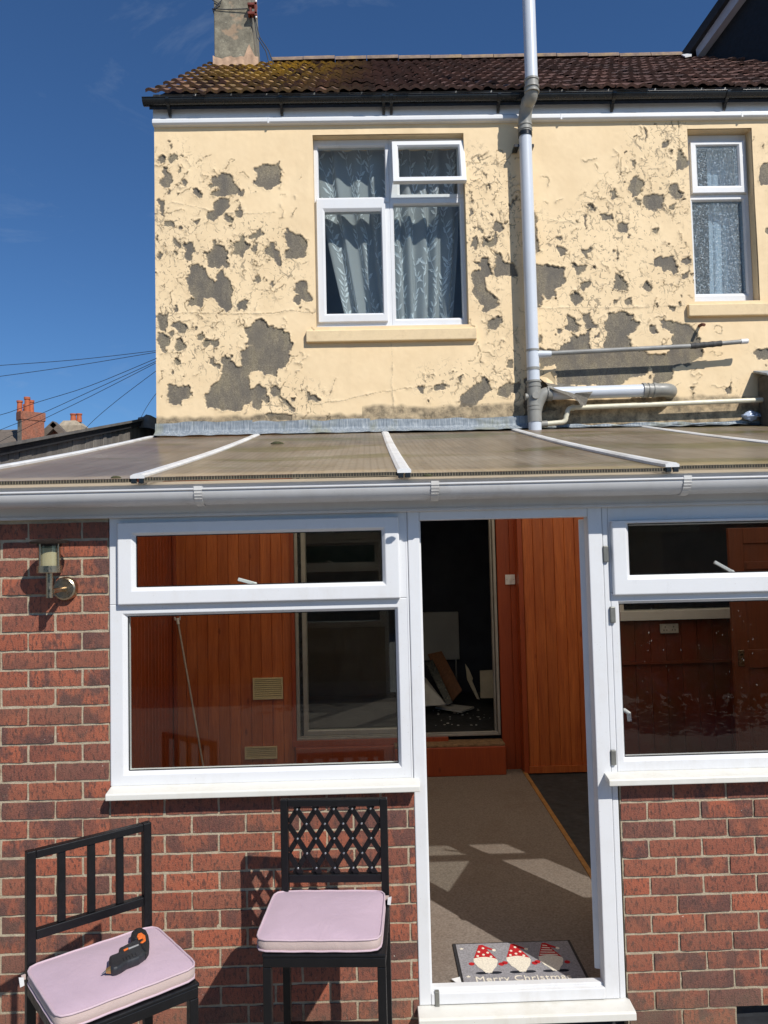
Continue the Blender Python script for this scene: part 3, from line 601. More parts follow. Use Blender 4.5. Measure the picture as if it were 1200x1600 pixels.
for px in (258,437,600,612,783,965,1145):
    x=at(px,155,3.2).x; q=MB(); n=10
    rr=r_g+.006
    for sgn in (0,):
        pts=[(yg+math.cos(math.pi+math.pi*i/n)*rr,ztop+math.sin(math.pi+math.pi*i/n)*rr) for i in range(n+1)]
        for (y0,z0),(y1,z1) in zip(pts[:-1],pts[1:]): q.bar((x,y0,z0),(x,y1,z1),.028,.006,up=(0,y1-y0+.0,0.3))
    q.prism([(x-.012,YH-.030,ztop-.05),(x-.012,YH-.030,ztop-.125),(x-.012,YH-.045,ztop-.115),(x-.012,yg-.015,ztop-r_g-.003)],(.024,0,0)); q.build('gutter_bracket',M['blackg'],gt)
zf1=at(620,189.5,3.35).z; zf0=at(620,163,3.37).z
mb=MB(); mb.box(-1.835,3.372,zf1+.065,4.7,3.40,zf0+.12); 
mb.prism([(-1.838,3.405,zf1),(-1.838,3.366,zf1+.003),(-1.838,3.352,zf1+.016),(-1.838,3.352,zf1+.044),(-1.838,3.372,zf1+.066),(-1.838,3.405,zf1+.066)],(6.53,0,0))
mb.build('fascia_board',M['pvc'],house,bevel=.004)
for px in (418,876,1159):
    x=at(px,175,3.35).x; mb=MB(); mb.box(x-.002,3.3505,zf1+.001,x+.012,3.374,zf1+.05); mb.box(x-.002,3.3705,zf1+.05,x+.012,3.374,zf0+.03); mb.build('fascia_joint',M['pvc'],house)
# --- upper windows
def sill(px0,px1,pyt,pyb,name):
    x0=at(px0,pyt,YH-.04).x; x1=at(px1,pyt,YH-.04).x; zt=at((px0+px1)/2,pyt,YH-.04).z; zb=at((px0+px1)/2,pyb,YH-.04).z; q=MB()
    q.prism([(x0,YH+.10,zt+.03),(x0,YH-.038,zt),(x0,YH-.044,zt-.008),(x0,YH-.042,zb),(x0,YH+.10,zb)],(x1-x0,0,0)); return q.build('window_sill',M['creamsill'],house,bevel=.008)
sill(478,745,514,532,'s'); sill(1076,1230,474,492.5,'s')
def upper_frame(W,yf,bars,glassR):
    pass
YF=YH+.085
x0,x1,z0,z1=W1
A=rect4((497.5,229.7),(601.3,229),(497.5,308),(601.5,307),YF); Bg=rect4((622.8,232),(712,232),(625,285.7),(713,284.5),YF-.03)
Cg=rect4((507.5,331),(595.5,330),(510,490),(598,489),YF-.02); Dg=rect4((615.3,319.5),(719,319),(618.8,497.5),(722.7,495.7),YF)
Bo=rect4((609.5,224.5),(719,224),(613,298),(727.3,297),YF-.03); Co=rect4((494,312),(602,309),(497.5,503.5),(606,503),YF-.02)
w1=MB(); zm=(A[2]+Cg[3])/2; xm=(A[1]+Dg[0])/2
ringL(w1,(x0,xm,Co[3]-.03,z1),A,fprof(YF,YF+.06)); ringL(w1,(xm,x1,Dg[3]+.055,z1),(Bg[0],x1-.05,Dg[3]+.10,z1-.055),fprof(YF,YF+.06))
ringL(w1,(xm,x1,z0,Dg[3]+.055),Dg,fprof(YF,YF+.06)); ringL(w1,(x0,xm,z0,Co[3]-.03),(Cg[0]-.01,Cg[1]+.01,Cg[2]-.01,Cg[3]+.01),fprof(YF,YF+.06))
w1.box(x0,YF-.022,z0,x1-.05,YF+.0,z0+.022)
w1o=w1.build('window',M['pvc'],house,bevel=.002)
q=MB(); ringL(q,Co,Cg,fprof(YF-.03,YF+.01)); s1=q.build('casement_sash',M['pvc'],w1o,bevel=.002)
q=MB(); pane(q,Cg,YF-.012); q.build('sash_pane',M['glass'],w1o)
# top hung sash, bottom swung outwards
q=MB(); hz=z1-.04; w_=.055; xA,xB=Bg[0]-.065,Bg[1]+.075; H=Bo[3]-Bo[2]; ang=R_(14)
ringL(q,(xA,xB,-H,0),(xA+w_,xB-w_,-H+w_,-w_),fprof(-.055,-.012))
q2=MB(); q2.box(xA+w_-.006,-.036,-H+w_-.006,xB-w_+.006,-.030,-w_+.006)
Mr=Matrix.Translation((0,YF+.0,Bo[3]))@Matrix.Rotation(-ang,4,'X')
for Q,nm,mt in ((q,'vent_sash','pvc'),(q2,'vent_pane','glass')):
    Q.v=[tuple(Mr@Vector(p)) for p in Q.v]; Q.build(nm,M[mt],w1o,bevel=.002 if nm=='vent_sash' else 0)
q=MB(); q.bar((xB-.03,YF-.01,Bo[2]-.01),(xB-.05,YF+.03,Bo[2]-.035),.012,.006); q.bar((xA+.3,YF+.02,Bo[2]-.025),(xA+.02,YF+.03,Bo[2]-.025),.008,.02); q.build_each('stay_bar',M['alu_white'],w1o)
q=MB(); pane(q,A,YF+.025); q.build('pane',M['glass'],w1o); q=MB(); pane(q,Dg,YF+.025); q.build('pane',M['glass'],w1o)
# window 2
YF2=YH+.11
x0,x1,z0,z1=W2
To=rect4((1079,222),(1162,220.6),(1080,303),(1166.5,301),YF2-.02); Tg=rect4((1088.4,228.4),(1152.5,227.5),(1090,291),(1154,289),YF2-.02)
Lg=rect4((1084,314),(1162,313),(1087,458.7),(1166.5,457.5),YF2)
w2=MB(); xr=x1-.035
ringL(w2,(x0,x1,z0,Lg[3]+.055),Lg,fprof(YF2,YF2+.06)); ringL(w2,(x0,x1,Lg[3]+.055,z1),(Tg[0],Tg[1],Tg[2],Tg[3]),fprof(YF2,YF2+.06)); w2.box(x0,YF2-.022,z0,x1-.03,YF2,z0+.02)
w2o=w2.build('window',M['pvc'],house,bevel=.002)
q=MB(); ringL(q,To,Tg,fprof(YF2-.03,YF2-.001)); q.build('vent_sash',M['pvc'],w2o,bevel=.002)
q=MB(); pane(q,Tg,YF2-.012); q.build('vent_pane',M['obscure'],w2o); q=MB(); pane(q,Lg,YF2+.025); q.build('pane',M['obscure'],w2o)
# --- net curtains
def lacemat(name,a):
    t=NT(name); tr=t.new('ShaderNodeBsdfTransparent'); df=t.new('ShaderNodeBsdfDiffuse'); df.inputs['Color'].default_value=(.84,.91,.97,1); tl=t.new('ShaderNodeBsdfTranslucent'); tl.inputs['Color'].default_value=(.84,.91,.97,1)
    m0=t.new('ShaderNodeMixShader'); m0.inputs[0].default_value=.4; t.link(df.outputs[0],m0.inputs[1]); t.link(tl.outputs[0],m0.inputs[2])
    m1=t.new('ShaderNodeMixShader'); m1.inputs[0].default_value=a; t.link(tr.outputs[0],m1.inputs[1]); t.link(m0.outputs[0],m1.inputs[2]); t.link(m1.outputs[0],t.out.inputs['Surface']); return t.m
M['net']=lacemat('sheer_net_fabric',.50); M['lace']=lacemat('lace_leaf_pattern',.97); M['voile']=lacemat('white_voile',.9)
def curtain(label,top,bot,zt,zb,y,nf,amp,seed,mats,leaves,name='net_curtain',group=None):
    r=random.Random(seed); ph=[r.uniform(0,6.28) for _ in range(4)]
    def S_(u,v,off=0):
        xa=top[0]+(bot[0]-top[0])*v**1.3; xb=top[1]+(bot[1]-top[1])*v**1.3
        uu=u+.018*math.sin(u*17+ph[0]); w=math.sin(2*math.pi*nf*uu+ph[1]+.6*v)+.45*math.sin(2*math.pi*nf*.43*uu+ph[2]-.9*v)
        return (xa+(xb-xa)*u+.012*math.sin(2*math.pi*nf*uu*1.0+ph[3]),y+amp*w*(.55+.5*v)-off,zt+(zb-zt)*v+.008*math.sin(9*u+ph[2]))
    cxm=(top[0]+top[1])/2; q=MB(); q.grid(lambda u,v:S_(u,v),nf*12,26)
    if leaves:
        for k in range(leaves):
            u=(k+.5)/leaves+r.uniform(-.01,.01); v=r.uniform(-.05,.05); s=1
            pu,pv=u,max(0,v)
            while v<1:
                v2=v+.030; u2=u+.016*math.sin(v*15+k*2.7)+r.uniform(-.006,.006)
                for e in (0,1):
                    if v>0.02 and r.random()<.62:
                        sg=1 if (int(v*33)+e)%2 else -1; L=r.uniform(.045,.075); dv=L/abs(zt-zb)*1.0; du=sg*L*r.uniform(.3,.9)/abs(top[1]-top[0])
                        def pt(a,b_): return S_(min(max(u+a,0),1),min(max(v+b_,0),1),.0035)
                        wv=dv*.28; q.add([pt(0,0),pt(du*.5,-dv*.5-wv),pt(du,-dv),pt(du*.55,-dv*.5+wv)],[(0,1,2,3)],1)
                q.add([S_(min(max(u-.002,0),1),max(v,0),.003),S_(min(max(u+.002,0),1),max(v,0),.003),S_(min(max(u2+.002,0),1),min(max(v2,0),1),.003),S_(min(max(u2-.002,0),1),min(max(v2,0),1),.003)],[(0,1,2,3)],1)
                v=v2; u=u2
    o=q.build(name,list(mats),loc=(cxm,y,zb)); return tag(o,label,'curtain',group)
z0,z1=W1[2],W1[3]
curtain('sheer lace net curtain swept aside behind the left half of the wider upstairs window',(W1[0]-.02,xm+.02),(W1[0]+.30,xm+.06),z1+.05,z0-.02,YH+.27,4,.032,3,(M['net'],M['lace']),6,group='net curtains of the wider upstairs window')
curtain('sheer lace net curtain hanging behind the right half of the wider upstairs window',(xm-.02,W1[1]+.02),(xm+.06,W1[1]-.12),z1+.05,z0-.02,YH+.29,5,.034,9,(M['net'],M['lace']),7,group='net curtains of the wider upstairs window')
xa=at(1108,390,YH+.3).x; xb=at(1160,390,YH+.3).x
curtain('plain white voile curtain behind the narrow obscure glass window',(xa,xb),(xa-.04,xb+.02),W2[3]+.05,W2[2]-.02,YH+.26,4,.020,5,(M['voile'],),0)
# ================================================================== CONSERVATORY
cons=thing('lean_to_conservatory','white framed lean-to conservatory with brick base and bronze sheet roof','conservatory',(0,0,0))
CR_=.0767; BW=.2235; ZL=1.083
def bricks(mb,x0,x1,z0,z1,xref,par,skip=None,yd=.10):
    k0=math.floor((z0-ZL)/CR_)-1
    for k in range(k0,k0+60):
        za=ZL+k*CR_+.0055; zb=ZL+(k+1)*CR_-.0055
        if zb<z0+.01 or za>z1-.01: continue
        za_=max(za,z0); zb_=min(zb,z1)
        off=xref+((k+par)%2)*BW/2; i0=math.floor((x0-off)/BW)-1
        for i in range(i0,i0+60):
            xa=off+i*BW+.005; xb=off+(i+1)*BW-.005
            xa_=max(xa,x0); xb_=min(xb,x1)
            if xb_-xa_<.02: continue
            if skip and skip((xa_+xb_)/2,(za_+zb_)/2): continue
            t=(rnd.random(),rnd.random(),rnd.random(),1); y=rnd.uniform(-.0025,.0025)
            j=lambda a=.0022: rnd.uniform(-a,a); e=.004
            # face with slightly irregular, rounded arrises
            nx=max(2,int((xb_-xa_)/.028)); nz=3; P=[]
            for r in range(nz+1):
                for c in range(nx+1):
                    X=xa_+(xb_-xa_)*c/nx; Z=za_+(zb_-za_)*r/nz; edge=(c in(0,nx))+(r in(0,nz))
                    P.append((X+(j(.0012) if c in(0,nx) else 0),y+.0012*edge+j(.0007),Z+(j(.0012) if r in(0,nz) else 0)))
            w=nx+1; mb.add(P,[(r*w+c,r*w+c+1,(r+1)*w+c+1,(r+1)*w+c) for r in range(nz) for c in range(nx)],0,True,t)
            per=[c for c in range(w)]+[r*w+nx for r in range(1,nz+1)]+[nz*w+c for c in range(nx-1,-1,-1)]+[r*w for r in range(nz-1,0,-1)]
            Q=[P[i_] for i_ in per]+[(P[i_][0],.03,P[i_][2]) for i_ in per]; n=len(per)
            mb.add(Q,[(q,(q+1)%n,(q+1)%n+n,q+n) for q in range(n)],0,False,t)
def mortar(mb,x0,x1,z0,z1,ng=.02):
    nx=max(2,int((x1-x0)/ng)); nz=max(2,int((z1-z0)/ng))
    mb.grid(lambda u,v:(x0+(x1-x0)*u,.0052+rnd.uniform(-.0012,.0012),z0+(z1-z0)*v),nx,nz,1,True)
    mb.box(x0,.0090,z0,x1,.10,z1,1)
XP=-1.100
mb=MB(); bricks(mb,-1.95,XP,0,2.17,XP,0); mortar(mb,-1.95,XP-.003,0,2.17)
bricks(mb,XP,.158,0,1.02,XP,0); mortar(mb,XP-.003,.160,0,1.02)
mb.box(-1.95,.105,0,-1.73,3.38,2.25,0)
for (y0,y1,z0,z1) in ((.105,3.38,2.25,2.25),):
    pass
mb.prism([(-1.95,.105,2.25),(-1.95,3.38,2.25),(-1.95,3.38,2.98),(-1.95,.105,2.30)],(.20,0,0),0)
mb.build('brick_wall',[M['brick'],M['mortar']],cons)
mb=MB(); hole=lambda x,z: (z<.085 and x>1.475) 
XR0=1.02
def hole2(x,z): return z<.088 and x>1.455
bricks(mb,XR0,2.75,0,1.015,XR0,0,hole2); mortar(mb,XR0-.002,1.47,0,1.015); mortar(mb,1.466,2.75,.088,1.015); mb.box(1.47,.22,0,2.75,.3,.12,2); mb.box(1.456,.012,0.001,2.75,.22,.012,2); mb.box(1.44,.102,0,1.47,.22,.12,2)  # black slabs inside the hole stand in for its deep shade
bricks(mb,2.75,4.40,0,2.17,XR0,0); mortar(mb,2.75,4.40,0,2.17); mb.box(4.2,.105,0,4.40,3.38,2.25,0); mb.prism([(4.2,.105,2.25),(4.2,3.38,2.25),(4.2,3.38,2.98),(4.2,.105,2.30)],(.2,0,0),0)
mb.build('brick_wall',[M['brick'],M['mortar'],M['felt']],cons)
M['polyrib']=simple('grubby_sheet_rib',(.17,.14,.09),.6,.3,30)
# windows --------------------------------------------------------------
FY=.004
def cons_window(ox0,ox1,oz0,oz1,So,Sg,Lg,stay_px,tint):
    q=MB(); zt=Lg[3]+.05
    ringL(q,(ox0,ox1,oz0,zt),Lg,fprof(FY,FY+.06)); ringL(q,(ox0,ox1,zt,oz1),(So[0]+.02,So[1]-.02,So[2]+.02,So[3]-.02),fprof(FY,FY+.06))
    w=q.build('window',M['pvc'],cons,bevel=.0025)
    q=MB(); ringL(q,So,Sg,fprof(FY-.026,FY-.001,.80)); q.build('top_sash',M['pvc'],w,bevel=.003)
    q=MB(); pane(q,Sg,FY-.004); q.build('sash_pane',M['glass_dusty' if tint else 'glass'],w)
    q=MB(); pane(q,Lg,FY+.025); q.build('pane',M['glass_dusty' if tint else 'glass'],w)
    q=MB()                                            # black glazing gasket
    for (r,y) in ((Sg,FY-.006),(Lg,FY+.020)):
        ringL(q,(r[0]-.002,r[1]+.002,r[2]-.002,r[3]+.002),(r[0]+.004,r[1]-.004,r[2]+.004,r[3]-.004),[(0,y),(1,y),(1,y+.003),(0,y+.003)])
    q.build_each('gasket',M['blackg'],w)
    q=MB(); a=at(*stay_px[0],FY+.05); b_=at(*stay_px[1],FY+.05); q.bar(a,b_,.012,.014); q.tube([b_+Vector((.0,0,0)),b_+Vector((.01,-.02,-.02))],.010,10); q.build('handle',M['alu_white'],w,bevel=.002)
    return w
So=rect4((183,818),(623.5,806),(184,946),(625,934.6),FY-.02); Sg=rect4((211.4,837.6),(596,828),(213.7,919),(597.8,907.7),FY-.01); Lg=rect4((198,964.5),(617.7,950.7),(202,1205),(622.7,1193),FY+.015)
cons_window(XP,.150,1.054,2.185,So,Sg,Lg,((372,905),(398,912)),0)
So2=rect4((957,812),(1330,808),(957,930),(1330,922),FY-.02); Sg2=rect4((981.5,817),(1300,812),(983,897),(1300,893),FY-.01); Lg2=rect4((968,940),(1310,938),(975,1181),(1310,1176),FY+.015)
cons_window(1.012,2.75,1.054,2.185,So2,Sg2,Lg2,((1116,878),(1143,893)),1)
def csill(x0,x1,name='window_sill'):
    q=MB(); q.prism([(x0,.06,1.058),(x0,.0,1.056),(x0,-.062,1.046),(x0,-.068,1.041),(x0,-.068,1.019),(x0,-.058,1.017),(x0,-.056,1.026),(x0,.0,1.032),(x0,.06,1.032)],(x1-x0,0,0)); return q.build(name,M['pvc_sill'],cons,bevel=.003)
zs=0
csill(-1.096,.180); csill(.955,2.80)
# door frame, threshold, open door -------------------------------------
q=MB(); zt=2.128; DX0,DX1=.158,.985; IX0,IX1=.208,.925; zb=.138
q.box(DX0,FY-.006,zb,IX0,FY+.06,2.185); q.box(IX1,FY-.006,zb,DX1,FY+.06,2.185); q.box(IX0,FY-.004,zt,IX1,FY+.06,2.185); q.box(IX0-.001,FY-.010,zb+.002,IX1+.001,FY+.06,.186)
q.box(IX0-.012,FY+.012,zb,IX0+.006,FY+.05,zt); q.box(IX0,FY+.012,.18,IX1,FY+.05,.197)
q.box(DX1+.002,FY-.001,.135,1.012,FY+.05,2.185); q.box(.146,FY-.001,1.03,DX0-.001,FY+.05,2.185)
df=q.build('door_frame',M['pvc'],cons,bevel=.004)
q=MB(); q.prism([(.150,.08,.136),(.150,.0,.136),(.150,-.075,.131),(.150,-.085,.126),(.150,-.085,.098),(.150,-.06,.095),(.150,.08,.095)],(.875,0,0)); q.build('door_sill',M['pvc_sill'],cons,bevel=.003)
M['plate']=simple('dull_grey_metal_plate',(.20,.20,.18),.45,.2,20,metal=.4)
for (pa,pb) in (((942,853),(951,878)),((953,948),(962,973)),((954,1172),(963,1195)),((679,1549),(687,1573))):
    a=at(*pa,-.004); b_=at(*pb,-.004); q=MB(); q.box(a.x,-.010,b_.z,b_.x,.01,a.z); q.build('hinge_plate',M['plate'],df,bevel=.003)
# the open leaf, hinged on the right and swung inwards nearly edge-on
hx,hy=.905,.075; dv=Vector((.38,.925,0)).normalized(); sv=Vector((dv.y,-dv.x,0)); L=.74; th=.05; zl0,zl1=.222,2.12
def lf(u,w,z): p=Vector((hx,hy,0))+dv*u+sv*w; return (p.x,p.y,z)
def lbox(q,u0,u1,w0,w1,z0,z1): q.add([lf(u0,w0,z0),lf(u1,w0,z0),lf(u1,w1,z0),lf(u0,w1,z0),lf(u0,w0,z1),lf(u1,w0,z1),lf(u1,w1,z1),lf(u0,w1,z1)],[(0,3,2,1),(4,5,6,7),(0,1,5,4),(1,2,6,5),(2,3,7,6),(3,0,4,7)])
q=MB(); lbox(q,0,.10,0,th,zl0,zl1); lbox(q,L-.10,L,0,th,zl0,zl1); lbox(q,.10,L-.10,0,th,zl0,zl0+.14); lbox(q,.10,L-.10,0,th,zl1-.10,zl1); lbox(q,.10,L-.10,0,th,.98,1.09); lbox(q,.10,L-.10,.015,th-.015,zl0+.14,.98)
door=q.build('door',M['pvc'],cons,bevel=.003)
q=MB(); lbox(q,.095,L-.095,.02,.03,1.085,zl1-.095); q.build('pane',M['glass'],door)
q=MB(); zh=1.165
lbox(q,L-.075,L-.035,th,th+.008,zh-.11,zh+.11); q.tube([lf(L-.055,th,zh),lf(L-.055,th+.062,zh+.004),lf(L-.058,th+.080,zh-.008),lf(L-.075,th+.084,zh-.045)],.011,12)
q.build('handle',M['pvc'],door)
# beam, eaves, gutter -------------------------------------------------
q=MB(); q.box(-1.95,-.018,2.166,4.4,.075,2.275); q.box(-1.95,-.026,2.166,4.4,-.018,2.178); q.build('fascia_beam',M['pvc_gutter'],cons,bevel=.003)
q=MB(); q.prism([(-1.95,-.022,2.275),(-1.95,-.022,2.302),(-1.95,.09,2.325),(-1.95,.09,2.275)],(6.35,0,0)); q.build('eaves_strip',M['pvc_dirty'],cons)
gz=at(600,758,-.17).z; q=MB(); gutter(q,-1.95,4.4,-.112,gz,.060); gu=q.build('gutter',M['pvc_gutter'],cons)
for px in (312,679,1070):
    x=at(px,768,-.14).x; q=MB(); n=12; rr=.0625
    pts=[(-.112+math.cos(math.pi+math.pi*.80*i/n)*rr,gz+math.sin(math.pi+math.pi*.80*i/n)*rr) for i in range(n+1)]
    for (ya,za),(yb,zb_) in zip(pts[:-1],pts[1:]): q.prism([(x-.016,ya,za),(x-.016,yb,zb_),(x-.016,yb+.002,zb_-.003),(x-.016,ya-.003,za-.001)],(.032,0,0))
    q.box(x-.016,-.178,gz-.004,x+.016,-.15,gz+.012); q.build('gutter_bracket',M['pvc_dirty'],gu,bevel=.001)
for px in (642,850,):
    pass
# roof ------------------------------------------------------------------
BX=[-1.87,-.957,.147,1.27,2.40,3.5,4.4]
ZF=2.327; RS=.2045
def zr(x,y):
    t=(y+.06)/3.44; i=max(k for k in range(len(BX)) if BX[k]<=x+1e-6); i=min(i,len(BX)-2); u=(x-BX[i])/(BX[i+1]-BX[i])
    return ZF+RS*(y+.06)-.013*math.sin(math.pi*t)-.010*math.sin(math.pi*u)*math.sin(math.pi*min(1,t*1.5))
for i in range(len(BX)-1):
    xa,xb=BX[i]+.004,BX[i+1]-.004; q=MB(); dz=[.0,.004,-.003,.005,-.004,.002][i]
    q.grid(lambda u,v:(xa+(xb-xa)*u,-.062+3.44*v,zr(xa+(xb-xa)*u,-.062+3.44*v)+dz),16,26,0)
    n=int((xb-xa)/.0115)
    q.grid(lambda u,v:(xa+(xb-xa)*u,-.060,zr(xa+(xb-xa)*u,-.06)+dz-.001-.015*v),16,1,1,False)
    for k in range(n+1):
        x=xa+(xb-xa)*k/n; z=zr(min(x,xb-.001),-.06)+dz; q.box(x-.0016,-.0625,z-.016,x+.0016,-.058,z-.0005,2)
    q.grid(lambda u,v:(xa+(xb-xa)*u,-.0630,zr(xa+(xb-xa)*u,-.06)+dz-.0145-.003*v),16,1,2,False)
    q.build('roof_sheet',[M['poly'],M['polyedge'],M['polyrib']],cons)
for i,x in enumerate(BX):
    q=MB(); ny=24; w=.029 if i else .024
    sec=[(-w,-.002),(-w,.010),(-w*.55,.017),(w*.55,.017),(w,.010),(w,-.002)]
    P=[]; xx=min(max(x,BX[0]),BX[-1]-.001)
    for k in range(ny+1):
        y=-.072+3.46*k/ny; z=zr(xx,min(max(y,-.06),3.38)); P += [(x+a,y,z+b_) for a,b_ in sec]
    m=len(sec); q.add(P,[(k*m+j,k*m+j+1,(k+1)*m+j+1,(k+1)*m+j) for k in range(ny) for j in range(m-1)]+[tuple(range(m))],0,False)
    o=q.build('glazing_bar',M['alu_white'],cons)
    q=MB(); z=zr(xx,-.06); q.box(x-w*.9,-.071,z-.022,x-.004,-.060,z-.001); q.box(x+.004,-.071,z-.022,x+w*.9,-.060,z-.001); q.build_each('end_gasket',M['blackg'],o,bevel=.002)
# rafters under the bars
q=MB()
for x in BX[1:-1]: q.prism([(x-.02,.0,zr(x,0)-.025),(x-.02,3.38,zr(x,3.38)-.025),(x-.02,3.38,zr(x,3.38)-.075),(x-.02,.0,zr(x,0)-.045)],(.04,0,0))
q.build_each('rafter',M['pvc'],cons)
# lead flashing
def flash(x0,x1,h0,seed,name='flashing'):
    def fn(u,v):
        x=x0+(x1-x0)*u; t=3.025+h0; zt=t+.018*float(vnoise(np.array(x),np.array(0.),.13,seed))-.010; zb=zr(min(max(x,BX[0]),4.39),3.30)+.012+.016*float(vnoise(np.array(x),np.array(1.),.08,seed+1))
        y=3.388-.002*v if v<.6 else 3.387-.06*((v-.6)/.4)**1.4
        return (x,y-.006*float(vnoise(np.array(x),np.array(v*.5),.06,seed+2)),zt+(zb-zt)*v)
    q=MB(); q.grid(fn,int((x1-x0)/.02),10); return q.build(name,M['lead'],cons)
flash(-1.84,-1.0,.135,41); flash(-1.0,.02,.13,44); flash(.02,1.40,.125,47); flash(1.47,3.6,.045,50)
# interior linings -------------------------------------------------------
def boards(q,a,b,z0,z1,w,n,mi=0):         # vertical tongue and groove boards from a to b (x,y), facing n
    a=Vector((*a,0)); b=Vector((*b,0)); n=Vector((*n,0)); L=(b-a).length; t=(b-a)/L; k=max(1,round(L/w)); w=L/k
    for i in range(k):
        p=a+t*(i*w); c=(rnd.random(),rnd.random(),0,1); g=.0035
        P=[p+t*0,p+t*g,p+t*(w-g),p+t*w]; dd=[-.006,0,0,-.006]
        V=[]
        for z in (z0,z1): V += [Vector((0,0,z))+pp+n*d_ for pp,d_ in zip(P,dd)]
        q.add(V,[(j,j+1,j+5,j+4) for j in range(3)],mi,False,c)
        V=[pp+n*.0+Vector((0,0,z)) for z in (z0,z1) for pp in (P[0]-n*.006,P[3]-n*.006,P[3]-n*.02,P[0]-n*.02)]
        q.add(V,[(0,1,2,3),(4,7,6,5),(3,2,6,7)],mi,False,c)
IZ=.13
q=MB(); q.box(-1.72,.06,.0,4.2,3.4,.118); q.build('floor_slab',M['darkfloor'],cons)
q=MB(); q.prism([(-1.70,.11,IZ),(1.19,.11,IZ),(1.235,3.36,IZ),(-1.70,3.36,IZ)],(0,0,-.010)); q.build('carpet',M['carpet'],cons)
q=MB(); q.prism([(1.185,.11,IZ+.006),(1.215,.11,IZ+.006),(1.262,3.30,IZ+.006),(1.232,3.30,IZ+.006)],(0,0,-.016)); q.build('edge_strip',simple('worn_wooden_edge_strip',(.30,.15,.045),.6,.3,20),cons)
q=MB()
for i in range(36): y_=.10+i*.091; boards(q,(-1.70,y_),(-1.70,y_+.091),IZ,zr(-1.70,y_)-.035,.091,(1,0))
q.build('side_cladding',M['redwood'],cons)
q=MB()
for i in range(36): y_=.10+i*.091; boards(q,(4.18,y_),(4.18,y_+.091),IZ,zr(4.18,y_)-.035,.091,(-1,0))
q.build('side_cladding',M['redwood'],cons)
SDX0=at(463,1050,YH).x; SDX1=at(777,1000,YH).x; SZ0=at(600,1151,YH).z
q=MB(); boards(q,(-1.68,3.375),(SDX0-.02,3.375),IZ,2.97,.0925,(0,-1)); q.build('timber_cladding',M['pine'],cons)
q=MB(); q.box(SDX0-.035,3.345,SZ0-.02,SDX0-.002,3.40,2.95); q.box(-1.695,3.35,IZ,-1.665,3.372,2.95); 
q.box(SDX0-.04,3.34,SZ0-.055,SDX1-.45,3.40,SZ0-.004)
q.build('timber_trim',M['redwood'],cons,bevel=.003)
zs1=at(720,1167,3.22).z; x_s=at(664,1180,3.22).x; xe_s=at(790,1180,3.22).x
q=MB(); q.box(SDX0-.01,3.30,IZ,x_s+.1,3.40,SZ0-.056); q.box(x_s-.25,3.20,IZ,xe_s,3.345,zs1); q.build('door_step',M['redwood'],cons,bevel=.006)
q=MB(); q.box(x_s-.25,3.212,zs1,xe_s-.002,3.40,zs1+.02); q.build('step_tread',simple('worn_splintered_step_top',(.20,.12,.06),.9,.4,30,bump=.6,bscale=60),cons,bevel=.004)
OPX0=at(821,1000,3.24).x
q=MB(); boards(q,(SDX1+.01,3.36),(OPX0+.02,3.36),IZ,2.95,.13,(0,-1)); q.box(OPX0-.045,3.22,IZ,OPX0-.006,3.36,2.93); q.build('corner_post',M['redwood'],cons)
q=MB(); boards(q,(OPX0,3.24),(2.08,3.24),IZ,2.93,.092,(0,-1)); q.box(OPX0-.004,3.222,IZ,2.08,3.236,IZ+.055); q.build('timber_cladding',M['pine'],cons)
RX0=2.08; zr1=at(1050,955,3.22).z; zr0=at(1050,968,3.22).z
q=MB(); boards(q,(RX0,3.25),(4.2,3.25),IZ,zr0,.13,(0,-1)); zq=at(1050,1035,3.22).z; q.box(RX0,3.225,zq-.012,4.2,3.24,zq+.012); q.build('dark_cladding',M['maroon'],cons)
q=MB(); q.box(RX0,3.19,zr0,4.2,3.36,zr1+.01); q.box(RX0,3.25,zr1,RX0+.05,3.31,2.6); q.box(3.9,3.25,zr1,4.0,3.31,2.6); q.box(RX0,3.25,2.55,4.2,3.31,2.9);
kw=q.build('inner_window',M['pvc_dirty'],cons,bevel=.003)
q=MB(); q.box(RX0+.03,3.275,zr1,3.92,3.281,2.57); q.build('pane',M['glass'],kw)
# patio door of the house -------------------------------------------------
q=MB(); a_=SDX0; b_=SDX1; zt=2.75; zb=SZ0
q.box(a_,3.37,zb,a_+.028,3.46,zt); q.box(a_+.028,3.40,zb,a_+.055,3.46,zt,1); q.box(b_-.022,3.36,zb,b_,3.46,zt); q.box(b_-.040,3.40,zb,b_-.026,3.46,zt); q.box(a_,3.36,zb-.004,b_,3.46,zb+.012); q.box(a_,3.385,zb+.012,b_,3.40,zb+.024); q.box(a_,3.37,zt,b_,3.46,zt+.06)
pd=q.build('patio_door',[M['alu'],M['blackg']],cons,bevel=.002)
xm2=at(650,1000,3.4).x
q=MB(); ringL(q,(a_+.055,xm2,zb+.025,zt-.01),(a_+.10,xm2-.05,zb+.075,zt-.06),fprof(3.395,3.425)); q.build('door_leaf',M['alu'],pd,bevel=.002)
q=MB(); pane(q,(a_+.10,xm2-.05,zb+.075,zt-.06),3.405); q.build('pane',M['patio_glass'],pd)
